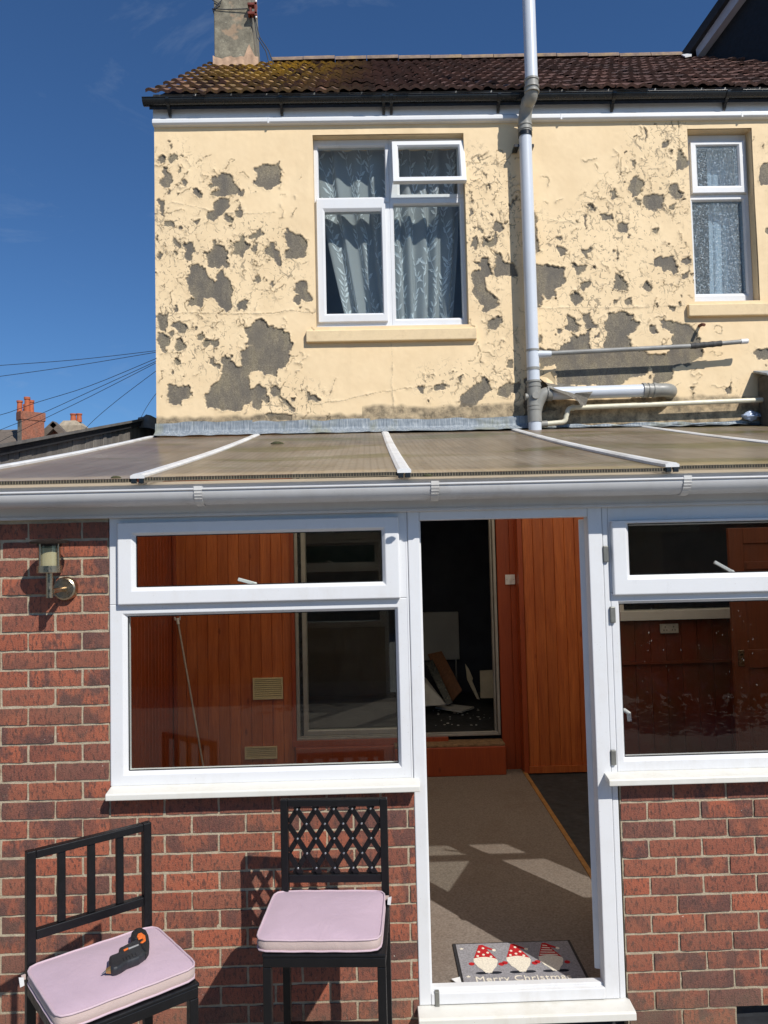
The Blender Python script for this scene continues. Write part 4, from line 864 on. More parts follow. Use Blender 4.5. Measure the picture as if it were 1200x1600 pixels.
# dark room behind
q=MB(); z0=zb-.01
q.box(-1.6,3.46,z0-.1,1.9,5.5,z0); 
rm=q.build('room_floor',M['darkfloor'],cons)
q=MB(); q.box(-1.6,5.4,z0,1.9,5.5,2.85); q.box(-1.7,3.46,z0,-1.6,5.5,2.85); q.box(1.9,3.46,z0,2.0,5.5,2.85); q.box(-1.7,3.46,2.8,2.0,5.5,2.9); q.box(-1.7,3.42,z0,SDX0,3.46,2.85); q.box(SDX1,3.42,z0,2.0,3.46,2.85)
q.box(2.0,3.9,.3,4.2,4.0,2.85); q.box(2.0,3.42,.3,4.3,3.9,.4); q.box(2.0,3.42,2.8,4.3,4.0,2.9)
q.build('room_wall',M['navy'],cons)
q=MB(); q.box(SDX0-.1,3.38,2.81,4.3,3.42,3.05); q.box(-1.8,3.38,2.9,4.3,3.42,3.05); q.build('lintel',M['creamsill'],cons)
# ================================================================== INTERIOR THINGS
def vent(pa,pb,rows,lab):
    a=at(*pa,3.366); b=at(*pb,3.366); c=((a.x+b.x)/2,3.37,b.z); o=thing('wall_vent',lab,'vent',c)
    q=MB(); w=.012; ringL(q,(a.x,b.x,b.z,a.z),(a.x+w,b.x-w,b.z+w,a.z-w),[(0,3.355),(1,3.355),(1,3.372),(0,3.372)]); q.build('vent_frame',M['vent'],o,bevel=.002)
    q=MB(); h=(a.z-b.z-2*w)/rows
    for i in range(rows): z=b.z+w+h*(i+.5); q.prism([(a.x+w-.002,3.357,z-h*.10),(a.x+w-.002,3.370,z+h*.45),(a.x+w-.002,3.372,z+h*.40),(a.x+w-.002,3.359,z-h*.40)],(b.x-a.x-2*w+.004,0,0))
    q.box(a.x+w,3.369,b.z+w,b.x-w,3.3715,a.z-w,1); q.build('louvre',[M['vent'],M['polyedge']],o)
M['vent']=simple('cream_plastic_vent',(.62,.52,.29),.45,.1,10)
vent((395,1059.5),(442.5,1092),9,'larger cream louvred vent plate screwed to the orange cladding'); vent((382.5,1167),(433.5,1185),5,'smaller flat cream vent plate low on the orange cladding')
p=at(797,905.5,3.345); o=thing('light_switch','white square light switch on the reddish timber post','light switch',(p.x,3.35,p.z-.04)); q=MB(); q.box(p.x-.042,3.338,p.z-.042,p.x+.042,3.348,p.z+.042); q.build('switch_plate',M['pvc'],o,bevel=.003)
q=MB(); q.box(p.x-.010,3.330,p.z-.016,p.x+.010,3.339,p.z+.016); q.build('rocker',M['pvc'],o,bevel=.002)
q=MB(); [q.lathe([(.0001,0),(.004,0),(.004,.002)],(p.x+s_*.03,3.337,p.z),10,axis=(0,-1,0)) for s_ in (-1,1)]; q.build_each('screw_head',M['bolt'],o)
a=at(1031,975,3.23); b=at(1060,989,3.23); o=thing('wall_socket','pale double socket plate on the dark red boards','socket',((a.x+b.x)/2,3.24,b.z)); q=MB(); q.box(a.x,3.222,b.z,b.x,3.238,a.z); q.build('socket_plate',simple('grubby_socket_plate',(.40,.38,.35),.5,.2,20),o,bevel=.003)
q=MB()
for s_ in (.27,.73):
    cx_=a.x+(b.x-a.x)*s_
    for dx_,dz_ in ((-.012,-.012),(.012,-.012),(0,.014)): q.box(cx_+dx_-.004,3.2205,(a.z+b.z)/2+dz_-.004,cx_+dx_+.004,3.2235,(a.z+b.z)/2+dz_+.004)
q.build_each('socket_hole',M['blackg'],o)
top=at(277,966,3.30); bot=at(318,1200,3.10); o=thing('window_pole','thin white pole leaning in the corner of the orange cladding','pole',(bot.x,bot.y,IZ))
d=(bot-top).normalized(); foot=top+d*((IZ-top.z)/d.z); q=MB(); q.tube([top,foot],.0085,10); q.build('shaft',simple('dull_white_pole',(.42,.36,.30),.45,.1,10),o)
q=MB(); q.tube([top+Vector((-.022,0,.012)),top+Vector((-.02,0,-.012)),top+Vector((0,0,-.02)),top+Vector((.02,0,-.012)),top+Vector((.022,0,.012))],.007,8); q.tube([top,top+d*.05],.013,10); q.build('hook',M['alu_white'],o)
# brown ledged door standing at the right
xl=at(1146,1000,2.6).x; ztp=at(1150,825,2.6).z; o=thing('timber_door','brown timber door leaning behind the right window','door',(xl+.38,2.6,IZ))
q=MB()
for i in range(1): 
    q.box(xl,2.6,IZ,xl+.11,2.64,ztp); q.box(xl+.65,2.6,IZ,xl+.76,2.64,ztp); q.box(xl+.11,2.6,ztp-.12,xl+.65,2.64,ztp); q.box(xl+.11,2.6,IZ,xl+.65,2.64,IZ+.2)
    zc=at(1170,1040,2.6).z; q.box(xl+.11,2.6,zc-.02,xl+.65,2.64,zc+.12); q.box(xl+.11,2.6,ztp-.32,xl+.65,2.64,ztp-.26)
q.build('door_rail',M['browndoor'],o,bevel=.004)
q=MB(); q.box(xl+.105,2.615,IZ+.19,xl+.655,2.63,ztp-.1); q.build('door_panel',M['browndoor'],o)
pz=at(1166,1028,2.6).z; q=MB(); q.box(xl+.03,2.592,pz-.06,xl+.075,2.601,pz+.06); q.lathe([(.001,0),(.01,0),(.01,.004)],(xl+.052,2.592,pz+.025),10,axis=(0,-1,0)); q.build('lock_plate',M['steel'],o,bevel=.002)
# dark room: radiator and broken boards
zf=SZ0
a=at(650,957,5.36); b=at(718,1030,5.36); o=thing('radiator','pale flat radiator on the far wall of the dark room','radiator',((a.x+b.x)/2,5.39,b.z)); q=MB(); q.box(a.x,5.33,b.z,b.x,5.38,a.z)
q.build('radiator_panel',M['roomwhite'],o,bevel=.008); q=MB(); [q.box(a.x+.03,5.325,b.z+.02+.0*i,b.x-.03,5.331,b.z+.03) for i in range(1)]; [q.box(a.x+.02+i*.045,5.326,b.z+.03,a.x+.035+i*.045,5.331,a.z-.03) for i in range(int((b.x-a.x-.04)/.045))]; q.build('radiator_rib',M['roomwhite'],o); q=MB(); q.tube([(b.x-.04,5.36,b.z),(b.x-.04,5.36,zf)],.009,8); q.build('radiator_pipe',M['roomwhite'],o)
def slab(name,lab,cat,pts_px,Ys,th,mat,grp=None):
    P=[at(px,py,Y) for (px,py),Y in zip(pts_px,Ys)]; n=(P[1]-P[0]).cross(P[2]-P[0]).normalized()*th
    if n.y<0: n=-n
    mz=min(p.z for p in P); cx_=sum(p.x for p in P)/len(P); cy_=sum(p.y for p in P)/len(P)
    q=MB(); q.prism(P,n); return tag(q.build(name,mat,loc=(cx_,cy_,mz),bevel=.003),lab,cat,grp)
M['cabinet']=simple('dark_brown_cabinet_panel',(.16,.065,.028),.5,.3,9,stretch=(6,6,.6)); M['board_cream']=simple('cream_faced_board',(.55,.50,.38),.6,.15,8); M['board_white']=simple('dusty_white_board',(.50,.50,.48),.6,.15,8,dirt=(.2,.18,.15))
slab('broken_cabinet_panel','dark brown cabinet panel leaning askew in the dark room','board',[(668,1022),(690,1017),(722,1078),(706,1096)],[4.9,4.9,4.55,4.55],.02,M['cabinet'])
slab('broken_cabinet_panel','black panel lying under the brown cabinet panel','board',[(664,1035),(676,1030),(708,1098),(698,1102)],[4.7,4.7,4.4,4.4],.02,M['blackg'])
slab('cream_board','narrow cream board propped at a slant left of the upright one','board',[(727,1037),(733,1046),(739,1060),(738,1064),(750,1093),(745,1092),(730,1062)],[4.75]*7,.018,M['board_cream'])
slab('cream_board','upright cream cupboard door with a hinge at the door jamb','board',[(750,1048),(771,1047),(772,1091),(751,1091)],[4.5]*4,.018,M['board_cream'])
slab('white_board','large white board leaning at the left of the dark room','board',[(640,1040),(666,1060),(697,1100),(640,1104)],[4.6,4.6,4.25,4.2],.015,M['board_white'])
pts=[atZ(px,py,zf+.02) for px,py in ((680,1107),(694,1101),(741,1107),(721,1114))]; q=MB(); q.prism(pts,(0,0,.016)); tag(q.build('white_board',M['board_white'],loc=tuple(pts[0])),'white board lying flat on the littered floor of the dark room','board')
q=MB()
for i in range(30):
    px=rnd.uniform(672,770); py=rnd.uniform(1108,1136); p=atZ(px,py,zf+.002); s_=rnd.uniform(.004,.018); a_=rnd.uniform(0,3.1); pts=[(p.x+math.cos(a_+k*1.57+rnd.uniform(-.4,.4))*s_*(1 if k%2 else .6),p.y+math.sin(a_+k*1.57)*s_,p.z) for k in range(4)]; q.prism(pts,(0,0,.004))
tag(q.build('floor_debris',M['board_white']),'scattered pale splinters and paint flakes on the dark room floor','debris',kind='stuff')
# doormat ------------------------------------------------------------------
def mc(px,py): return atZ(px,py,IZ+.012)
c=[mc(714,1473),mc(894,1472),mc(930,1552),mc(711,1554)]
MX0,MX1,MY0,MY1=.345,.905,.118,.490
mat=thing('doormat','grey doormat with three red hatted gnomes inside the open doorway','doormat',((MX0+MX1)/2,(MY0+MY1)/2,IZ))
M['mat']=simple('grey_mat_pile',(.265,.26,.28),1,.3,140,bump=.6,bscale=300,spec=.1); M['matedge']=simple('black_mat_rubber_edge',(.018,.018,.022),.8,.2,30)
q=MB(); q.box(MX0,MY0,IZ,MX1,MY1,IZ+.006); q.build('mat_edge',M['matedge'],mat,bevel=.002); q=MB(); q.box(MX0+.014,MY0+.014,IZ+.006,MX1-.014,MY1-.014,IZ+.010); q.build('mat_pile',M['mat'],mat,bevel=.002)
M['red']=simple('red_mat_print',(.42,.022,.026),1,.2,120,bump=.4,bscale=300,spec=.1); M['wht']=simple('off_white_mat_print',(.70,.65,.55),1,.2,120,bump=.4,bscale=300,spec=.1); M['nvy']=simple('dark_mat_print',(.02,.022,.03),1,.2,60,spec=.1)
zt_=IZ+.010
def flat(q,pts,h,mi): q.prism([(x,y,zt_+.0002) for x,y in pts],(0,0,h),mi)
def ell(cx_,cy_,a,b,n=12): return [(cx_+a*math.cos(2*math.pi*i/n),cy_+b*math.sin(2*math.pi*i/n)) for i in range(n)]
gxs=[.478,.628,.775]
for gi,gx in enumerate(gxs):
    gy=.342; q=MB(); s_=1.0
    flat(q,[(gx-.050,gy),(gx-.035,gy+.045),(gx-.012,gy+.115),(gx+.004,gy+.118),(gx+.022,gy+.100),(gx+.050,gy+.075),(gx+.046,gy+.066),(gx+.018,gy+.082),(gx+.040,gy+.025),(gx+.052,gy-.008)],.0012,0)
    for e in (ell(gx-.066,gy-.045,.013,.013),ell(gx+.066,gy-.055,.013,.013)): flat(q,e,.0012,0)
    if gi<2:
        for dx_,dy_ in ((-.020,.055),(.004,.085),(.020,.045),(-.030,.018),(-.002,.028),(.030,.010)): flat(q,ell(gx+dx_,gy+dy_,.0065,.008,8),.0018,1)
    else:
        for k in range(5): y_=gy+.012+k*.020; wv=.045-.0075*k; flat(q,[(gx-wv+.002,y_),(gx+wv-.006,y_-.006),(gx+wv-.008,y_+.001),(gx-wv+.004,y_+.007)],.0018,1)
    flat(q,ell(gx+.052,gy+.066,.009,.010),.0018,1)
    bd=[(gx-.052,gy-.002),(gx-.030,gy+.006),(gx,gy+.010),(gx+.030,gy+.002),(gx+.052,gy-.012)]; lo=[]
    for k in range(9): t=k/8; x_=gx+.055-.11*t; dpt=.095*(1-abs(2*t-1)**1.6); lo.append((x_,gy-.028-dpt-(0.010 if k%2 else 0)))
    flat(q,bd+lo,.0014,1)
    for s__ in (-1,1): flat(q,ell(gx+s__*.030,gy-.122,.028,.010),.0010,2)
    q.build('gnome',[M['red'],M['wht'],M['nvy']],mat)
cu=bpy.data.curves.new('lettering','FONT'); cu.body='Merry Christmas'; cu.size=.058; cu.extrude=.0008; cu.align_x='CENTER'; cu.space_character=1.05; cu.materials.append(M['wht'])
tf=bpy.data.objects.new('lettering_curve',cu); COL.objects.link(tf); bpy.context.view_layer.update(); tme=bpy.data.meshes.new_from_object(tf); bpy.data.objects.remove(tf); to=bpy.data.objects.new('lettering',tme); COL.objects.link(to); to.parent=mat; to.location=(-.005,-.304+.152,.0108)
q=MB()
def star(cx_,cy_,r): return [(cx_+math.cos(math.pi/2+i*math.pi/5)*(r if i%2==0 else r*.42),cy_+math.sin(math.pi/2+i*math.pi/5)*(r if i%2==0 else r*.42)) for i in range(10)]
for sx_,sy_ in ((.385,.195),(.382,.43)): flat(q,star(sx_,sy_,.011),.0012,0)
q.build_each('star',M['wht'],mat)
q=MB(); a_=Vector((.338,.175,IZ)); q.prism([a_+Vector((-.030,.0,.012)),a_+Vector((.01,.028,.004)),a_+Vector((.012,-.020,.004)),a_+Vector((-.01,-.02,.006))],(0,0,.003)); q.build('care_label',M['pvc'],mat)
# ================================================================== PIPES
def arc(p0,p1,p2,n=8):                       # quadratic bend
    p0,p1,p2=Vector(p0),Vector(p1),Vector(p2); return [p0*(1-t)**2+p1*2*t*(1-t)+p2*t*t for t in [i/n for i in range(n+1)]]
PY=3.285; PX=at(828,430,PY).x; r=.0545
zp=lambda py,Y=PY,px=828: at(px,py,Y).z
UY=3.13; UX=at(828,57,UY).x
sp=thing('soil_pipe','tall pale grey soil pipe running up past the gutter into the sky','pipe',(PX,PY,3.05))
q=MB(); q.tube([(PX,PY,zp(595)),(PX,PY,zp(208,PY,820))],r,24); q.build('pipe',M['pvc_grey'],sp)
q=MB(); zu=zp(128,UY); q.tube([(UX,UY,zu),(UX,UY,zp(0,UY)+1.0)],r,24); q.build('pipe',M['pvc_grey'],sp)
za=zp(205,PY,820); q=MB(); q.tube([(PX,PY,za-.01),(PX,PY,za+.06)]+arc((PX,PY,za+.06),(PX,PY,za+.17),((PX+UX)/2,(PY+UY)/2,(za+zu)/2+.04))[1:]+arc(((PX+UX)/2,(PY+UY)/2,(za+zu)/2+.04),(UX,UY,zu-.14),(UX,UY,zu-.03))[1:]+[(UX,UY,zu+.01)],r*1.06,24)
for z,X,Y in ((za+.01,PX,PY),(za+.05,PX,PY),(zu-.09,UX,UY),(zu-.05,UX,UY),(zu+.012,UX,UY)): q.lathe([(r*1.05,-.010),(r*1.17,-.008),(r*1.17,.008),(r*1.05,.010)],(X,Y,z),28)
mid=Vector(((PX+UX)/2,(PY+UY)/2,(za+zu)/2+.04)); dm=(Vector((UX,UY,zu-.14))-mid).normalized(); q.lathe([(r*1.04,-.006),(r*1.13,-.006),(r*1.13,.006),(r*1.04,.006)],mid,28,axis=dm); q.build('offset_bend',M['fit'],sp)
q=MB(); q.lathe([(r,-.016),(r*1.12,-.016),(r*1.12,.016),(r,.016)],(PX,PY,za-.035),28); q.box(PX-.10,PY+.0,za-.14,PX-.055,PY+.11,za-.115); q.box(PX+.055,PY,za-.14,PX+.075,PY+.11,za-.115); q.box(PX-.02,PY+.03,za-.06,PX+.02,3.40,za-.02); q.build('pipe_clip',M['blackg'],sp,bevel=.002)
zt_=zp(577); q=MB(); q.lathe([(r,-.012),(r*1.06,-.012),(r*1.06,.012),(r,.012)],(PX,PY,zt_),28); q.lathe([(r,-.008),(r*1.08,-.008),(r*1.08,.008),(r,.008)],(PX,PY,zp(548)),28); q.build('pipe_collar',M['fit'],sp)
zj=zp(620); zb_=zp(664)-.02
q=MB(); q.tube([(PX,PY,zp(660)),(PX,PY,zp(595))],r*1.10,26)
for z,k in ((zp(597),1.22),(zp(604),1.18),(zp(634),1.16),(zp(640),1.16)): q.lathe([(r*1.08,-.009),(r*k,-.007),(r*k,.007),(r*1.08,.009)],(PX,PY,z),28)
q.tube([(PX,PY-.02,zj),(PX,PY-r*1.32,zj)],.030,18); q.lathe([(.021,0),(.029,0)],(PX,PY-r*1.322,zj),18,axis=(0,-1,0)); q.tube([(PX-.02,PY,zj+.0),(PX-r*1.4,PY,zj)],.030,16)
BZ=at(950,614,PY+.02).z; bx0=at(860,618,PY).x
q.tube(arc((PX,PY,zp(648)),(PX+.03,PY,BZ),(bx0-.02,PY,BZ+.0),10),r*1.04,22); q.lathe([(r*1.02,-.02),(r*1.2,-.02),(r*1.2,.02),(r*1.02,.02)],(bx0-.01,PY,BZ),28,axis=(1,0,0)); q.build('branch_tee',M['fit'],sp)
q=MB(); q.tube([(PX,PY,zp(664)-.06),(PX,PY,zp(655))],r*1.02,22); q.build('pipe_foot',M['pvc_grey'],sp)
bx1=at(1022,612,PY).x; bz1=BZ+.012
q=MB(); q.tube([(bx0-.02,PY,BZ),(bx1,PY,bz1)],r,22); q.build('branch_pipe',M['pvc_grey'],sp)
bx2=at(1040,612,PY).x; q=MB(); q.tube([(bx1-.09,PY,bz1),(bx2-.04,PY,bz1)]+arc((bx2-.04,PY,bz1),(bx2+.075,PY,bz1),(bx2+.075,3.41,bz1)),r*1.08,22)
for k_,w in ((-.09,.012),(-.05,.006),(.0,.012)): q.lathe([(r*1.06,-w),(r*1.18,-w),(r*1.18,w),(r*1.06,w)],(bx1+k_,PY,bz1),28,axis=(1,0,0))
q.build('branch_elbow',M['fit'],sp)
WY=3.27
p0=at(843,553,WY); p1=at(1078,541,WY); p2=at(1168,533,WY)
o=thing('waste_pipe','thin grey waste pipe with a taped end below the narrow window','pipe',(p0.x,WY,p0.z))
q=MB(); q.tube([p0,p1],.0205,16); q.tube([p1,p1+(p2-p1)*.9],.0195,16); q.build('pipe',M['waste'],o); q=MB(); q.tube([p0+Vector((-.06,.01,.0)),p0+Vector((.10,0,-.003))],[.034,.027],16); q.build('pipe_boss',M['pvc_grey'],o)
q=MB()
for k in range(7): t=.05+k*.075; c_=p1+(p2-p1)*t; q.tube([c_-(p2-p1)*.04,c_+(p2-p1)*.04],[.024+.004*(k%2),.023+.004*((k+1)%2)],12)
q.build('tape_wrap',simple('black_tape',(.05,.05,.05),.7,.2,30),o); q=MB(); q.tube([p1+(p2-p1)*.88,p2],.0225,16); q.build('end_cap',M['pvc'],o)
OY=3.31
a0=at(846,663,OY); a1=at(881,660,OY); a2=at(886,640,OY); a3=at(1260,622,OY)
o=thing('overflow_pipe','cream overflow pipe with a stepped bend above the conservatory roof','pipe',tuple(a0))
q=MB(); q.tube([a0,a1-Vector((.03,0,0))]+arc(a1-Vector((.03,0,0)),a1+Vector((.02,0,0)),a1+Vector((.02,0,.05)),6)[1:]+arc(a2-Vector((.0,0,.04)),a2+Vector((.0,0,.015)),a2+Vector((.05,0,.015)),6)+[a3],.0215,16); q.build('pipe',M['cream_pipe'],o)
q=MB(); q.tube([a0-Vector((.03,0,0)),a0+Vector((.05,0,.003))],.029,14); q.build('pipe_collar',M['fit'],o); q=MB(); q.lathe([(.022,-.012),(.027,-.012),(.027,.012),(.022,.012)],a2+Vector((.05,0,.015)),16,axis=(1,0,0)); q.build('pipe_collar',M['cream_pipe'],o)
p=at(1101,507,3.30); w_=at(1090,522,3.40); q=MB(); q.tube([(p.x,3.41,p.z+.02),(p.x,3.35,p.z+.015),(p.x,3.31,p.z)],.014,12,caps=True); tag(q.build('pipe_stub',simple('rusty_iron_stub',(.16,.06,.035),.9,.4,30),loc=(p.x,3.4,p.z)),'short rusty pipe stub poking from the wall below the narrow window','pipe')
# hanging flap of paint and render
fp=[(850,595),(872,598),(900,604),(930,606),(924,615),(919,622),(915,634),(907,633),(903,627),(888,618),(872,612),(860,607)]
P=[]
for i,(px,py) in enumerate(fp):
    yy=3.385 if i in (0,1) else 3.20-.01*math.sin(i*2.1)
    if i in (2,3): yy=3.30
    P.append(at(px,py,yy))
cen=sum(P,Vector())/len(P); q=MB(); n=len(P); ctr=cen+Vector((0,-.01,0))
q.add(P+[ctr],[(i,(i+1)%n,n) for i in range(n)],0,False); q.add([v+Vector((0,.012,.004)) for v in P+[ctr]],[(i,(i+1)%n,n) for i in range(n)],1,False); q.add(P+[v+Vector((0,.012,.004)) for v in P],[(i,(i+1)%n,(i+1)%n+n,i+n) for i in range(n)],0,False)
q.build('hanging_paint_flap',[M['render_grey'],M['creamsill']],house)
fp=[(842,590),(853,583),(862,580),(868,592),(872,604),(868,603),(855,600)]; P=[at(px,py,3.39 if i<2 else 3.345) for i,(px,py) in enumerate(fp)]; q=MB(); q.prism(P,(0,.006,0)); q.build('hanging_paint_flap',M['creamsill'],house)
# ================================================================== WALL LAMP
LX=at(76.5,890,-.12).x; LYc=-.115; zL=lambda py: at(76.5,py,LYc).z
dp=at(101,920,-.02); o=thing('wall_lamp','brushed steel lantern lamp with frosted shade on the left brick pier','lamp',(dp.x,0,dp.z-.05))
q=MB(); q.lathe([(.001,.028),(.040,.028),(.046,.024),(.049,.014),(.050,0.0)],(dp.x,-.001,dp.z),36,axis=(0,-1,0)); q.build('back_plate',M['steel'],o)
q=MB(); q.tube([(dp.x+.005,-.02,dp.z-.0),(LX+.01,LYc,dp.z-.005)],.0105,14); q.tube([(LX,LYc,zL(934)),(LX,LYc,zL(894))],.0135,18); q.build('arm',M['steel'],o)
q=MB(); rg=.047; za_,zb2,zc_=zL(895),zL(884),zL(852)
q.lathe([(.001,za_),(rg,za_),(rg+.001,za_+.002),(rg+.001,zb2),(rg-.004,zb2)],(LX,LYc,0),32); q.build('lamp_cup',M['steel'],o)
def shade():
    t=NT('frosted_lamp_glass'); t.b.inputs['Base Color'].default_value=(.72,.66,.45,1); t.b.inputs['Transmission Weight'].default_value=.65; t.b.inputs['Roughness'].default_value=.35; t.b.inputs['IOR'].default_value=1.3; return t.m
q=MB(); q.lathe([(.034,zb2-.01),(.038,zb2),(.038,zc_-.012),(.030,zc_-.004),(.001,zc_-.003)],(LX,LYc,0),28); q.build('bulb_cover',simple('opal_bulb_cover',(.70,.69,.60),.4,.05,5),o)
q=MB(); q.lathe([(.043,zb2),(.043,zc_+.004)],(LX,LYc,0),32); q.lathe([(.041,zc_+.004),(.041,zb2)],(LX,LYc,0),32); q.build('lamp_glass',glass('clear_lamp_glass',(.88,.86,.78),.06,.02,.02),o)
q=MB()
for k in range(4): a_=math.pi/4+.35+k*math.pi/2; x_=LX+math.cos(a_)*.047; y_=LYc+math.sin(a_)*.047; q.tube([(x_,y_,zb2-.002),(x_,y_,zc_+.006)],.0042,8)
q.build('post',M['steel'],o)
q=MB(); q.lathe([(.048,zc_-.002),(.048,zc_+.006),(.074,zc_+.006),(.077,zc_+.014),(.070,zc_+.019),(.02,zc_+.027),(.001,zc_+.028)],(LX,LYc,0),36); q.lathe([(.001,zc_+.001),(.048,zc_+.001)],(LX,LYc,0),36); q.build('lamp_cap',simple('tarnished_lamp_cap',(.035,.025,.02),.4,.2,20,metal=.6),o)
# ================================================================== CHAIRS
SZ=.70
def chair(lab,loc,rz,style):
    o=thing('patio_chair',lab,'chair',loc,rz,'tall black metal patio chairs'); w,d,t=.187,.18,.014; bm_=M['black_metal']; H=HB if style else HA
    for sx in (-1,1):
        q=MB(); q.box(sx*w-t,-d-t,0,sx*w+t,-d+t,SZ-.045); q.build('leg',bm_,o,bevel=.003,local=True)
        q=MB(); q.box(sx*w-t,d-t,0,sx*w+t,d+t,H if style else H); q.build('leg',bm_,o,bevel=.003,local=True)
        q=MB(); q.box(sx*w-.009,-d+t,.19,sx*w+.009,d-t,.215); q.build('stretcher',bm_,o,bevel=.002,local=True)
    q=MB(); q.box(-w+t,d-.009,.225,w-t,d+.009,.262); q.build('stretcher',bm_,o,bevel=.002,local=True)
    q=MB(); q.box(-w+t,-d-.010,.225,w-t,-d+.010,.25); q.build('stretcher',bm_,o,bevel=.002,local=True)
    q=MB(); q.box(-w-t,-d-t,SZ-.045,w+t,d-t-.001,SZ-.012); q.box(-w-t-.002,-d-t-.004,SZ-.012,w+t+.002,d-t-.001,SZ); q.build('seat',bm_,o,bevel=.004,local=True)
    q=MB(); q.box(-w+t,d-t,H-.026,w-t,d+t-.001,H-.0005); q.build('top_rail',bm_,o,bevel=.003,local=True); q=MB(); zb0=H-(.275 if style else .245); q.box(-w+t,d-t+.001,zb0-.03,w-t,d+t-.002,zb0); q.build('lower_rail',bm_,o,bevel=.003,local=True)
    q=MB()
    if style:
        z0,z1=zb0,H-.026; x0,x1=-w+t,w-t; px_=(x1-x0)/5; pz_=.108
        for sg in (1,-1):
            for k in range(-8,14):
                # line x = x0 + k*px_ + sg*(z-z1)/pz_*px_
                pts=[]
                xa=x0+k*px_+px_*.5; 
                def X(z): return xa+sg*(z-(z1-.012))/pz_*px_
                zA,zB=z0,z1
                lo,hi=None,None
                N_=60; ok=[zA+(zB-zA)*i/N_ for i in range(N_+1) if x0<=X(zA+(zB-zA)*i/N_)<=x1]
                if len(ok)<4: continue
                q.bar((X(ok[0]),d+.003*sg,ok[0]),(X(ok[-1]),d+.003*sg,ok[-1]),.019,.006,up=(0,1,0))
        for i in range(-1,11):
            for j in range(0,9):
                x=x0+px_*.5*i+ (0); z=z1-.012-pz_*.5*j*1.0
                if (i+j)%2==1 and x0+.01<x<x1-.01 and z0+.008<z<z1: q.lathe([(.0045,0),(.003,.002),(.0005,.003)],(x,d-.006,z),8,1,axis=(0,-1,0))
        q.build('lattice_back',[bm_,M['bolt']],o,local=True)
    else:
        for k in (-1,0,1):
            s_=MB(); s_.box(k*.094-.012,d-.009,zb0,k*.094+.012,d+.009,H-.026); s_.build('back_slat',bm_,o,bevel=.003,local=True)
    q=MB()
    for sx in (-1,1): q.lathe([(.007,0),(.006,.003),(.001,.004)],(sx*w+.0,d-t-.0,.243),10,axis=(0,-1,0)); q.lathe([(.007,0),(.006,.003),(.001,.004)],(sx*(w+t),-d*.0+d,.243),10,axis=(sx,0,0))
    q.build('bolt_head',M['bolt'],o,local=True) if 0 else None
    return o
ZC=.752
B=[atZ(*p,ZC) for p in ((432,1388),(603,1388),(592,1463),(397,1465))]; A=[atZ(*p,ZC) for p in ((50,1503),(245,1440),(305,1505),(80,1592))]
cB=sum(B,Vector())/4; cA=sum(A,Vector())/4
angB=math.atan2((B[1]-B[0]).y+(B[2]-B[3]).y,(B[1]-B[0]).x+(B[2]-B[3]).x); angA=math.atan2((A[1]-A[0]).y+(A[2]-A[3]).y,(A[1]-A[0]).x+(A[2]-A[3]).x)
print('CHAIRS',cA,math.degrees(angA),cB,math.degrees(angB),[(B[1]-B[0]).length,(B[3]-B[0]).length],[(A[1]-A[0]).length,(A[3]-A[0]).length])
HB=1.078; HA=1.088
chair('black metal chair with a lattice back and empty pink cushion',(cB.x+.020,cB.y+.01,0),angB,1)
chair('black metal chair with an open slatted back turned askew',(cA.x-math.sin(angA)*.01,cA.y+.01*math.cos(angA),0)[:3],angA,0)
def fabric(name,c1):
    t=NT(name); n=t.noise(6,5,.6); c=t.mix(t.ramp(n,[(.3,0.0),(.7,1.0)]),tuple(x*.93 for x in c1),tuple(min(1,x*1.05) for x in c1)); s_=t.noise(4,6,.7); c=t.mix(t.ramp(s_,[(.58,0.0),(.75,.18)]),c,(.4,.33,.26)); t.col(c); t.rough(.75); t.b.inputs['Sheen Weight'].default_value=.15; hh=t.math('ADD',t.math('MULTIPLY',t.noise(330,2,.5),.12),t.noise(7,5,.6,dist=1.2)); t.bump(hh,.35,.012); return t.m
M['pink']=fabric('pale_lilac_pink_fabric',(.52,.385,.455)); M['beige']=fabric('pinkish_beige_fabric',(.50,.39,.36)); M['piping']=fabric('pink_piping',(.53,.40,.45))  # cushion sides and ties get a beiger tone than the tops
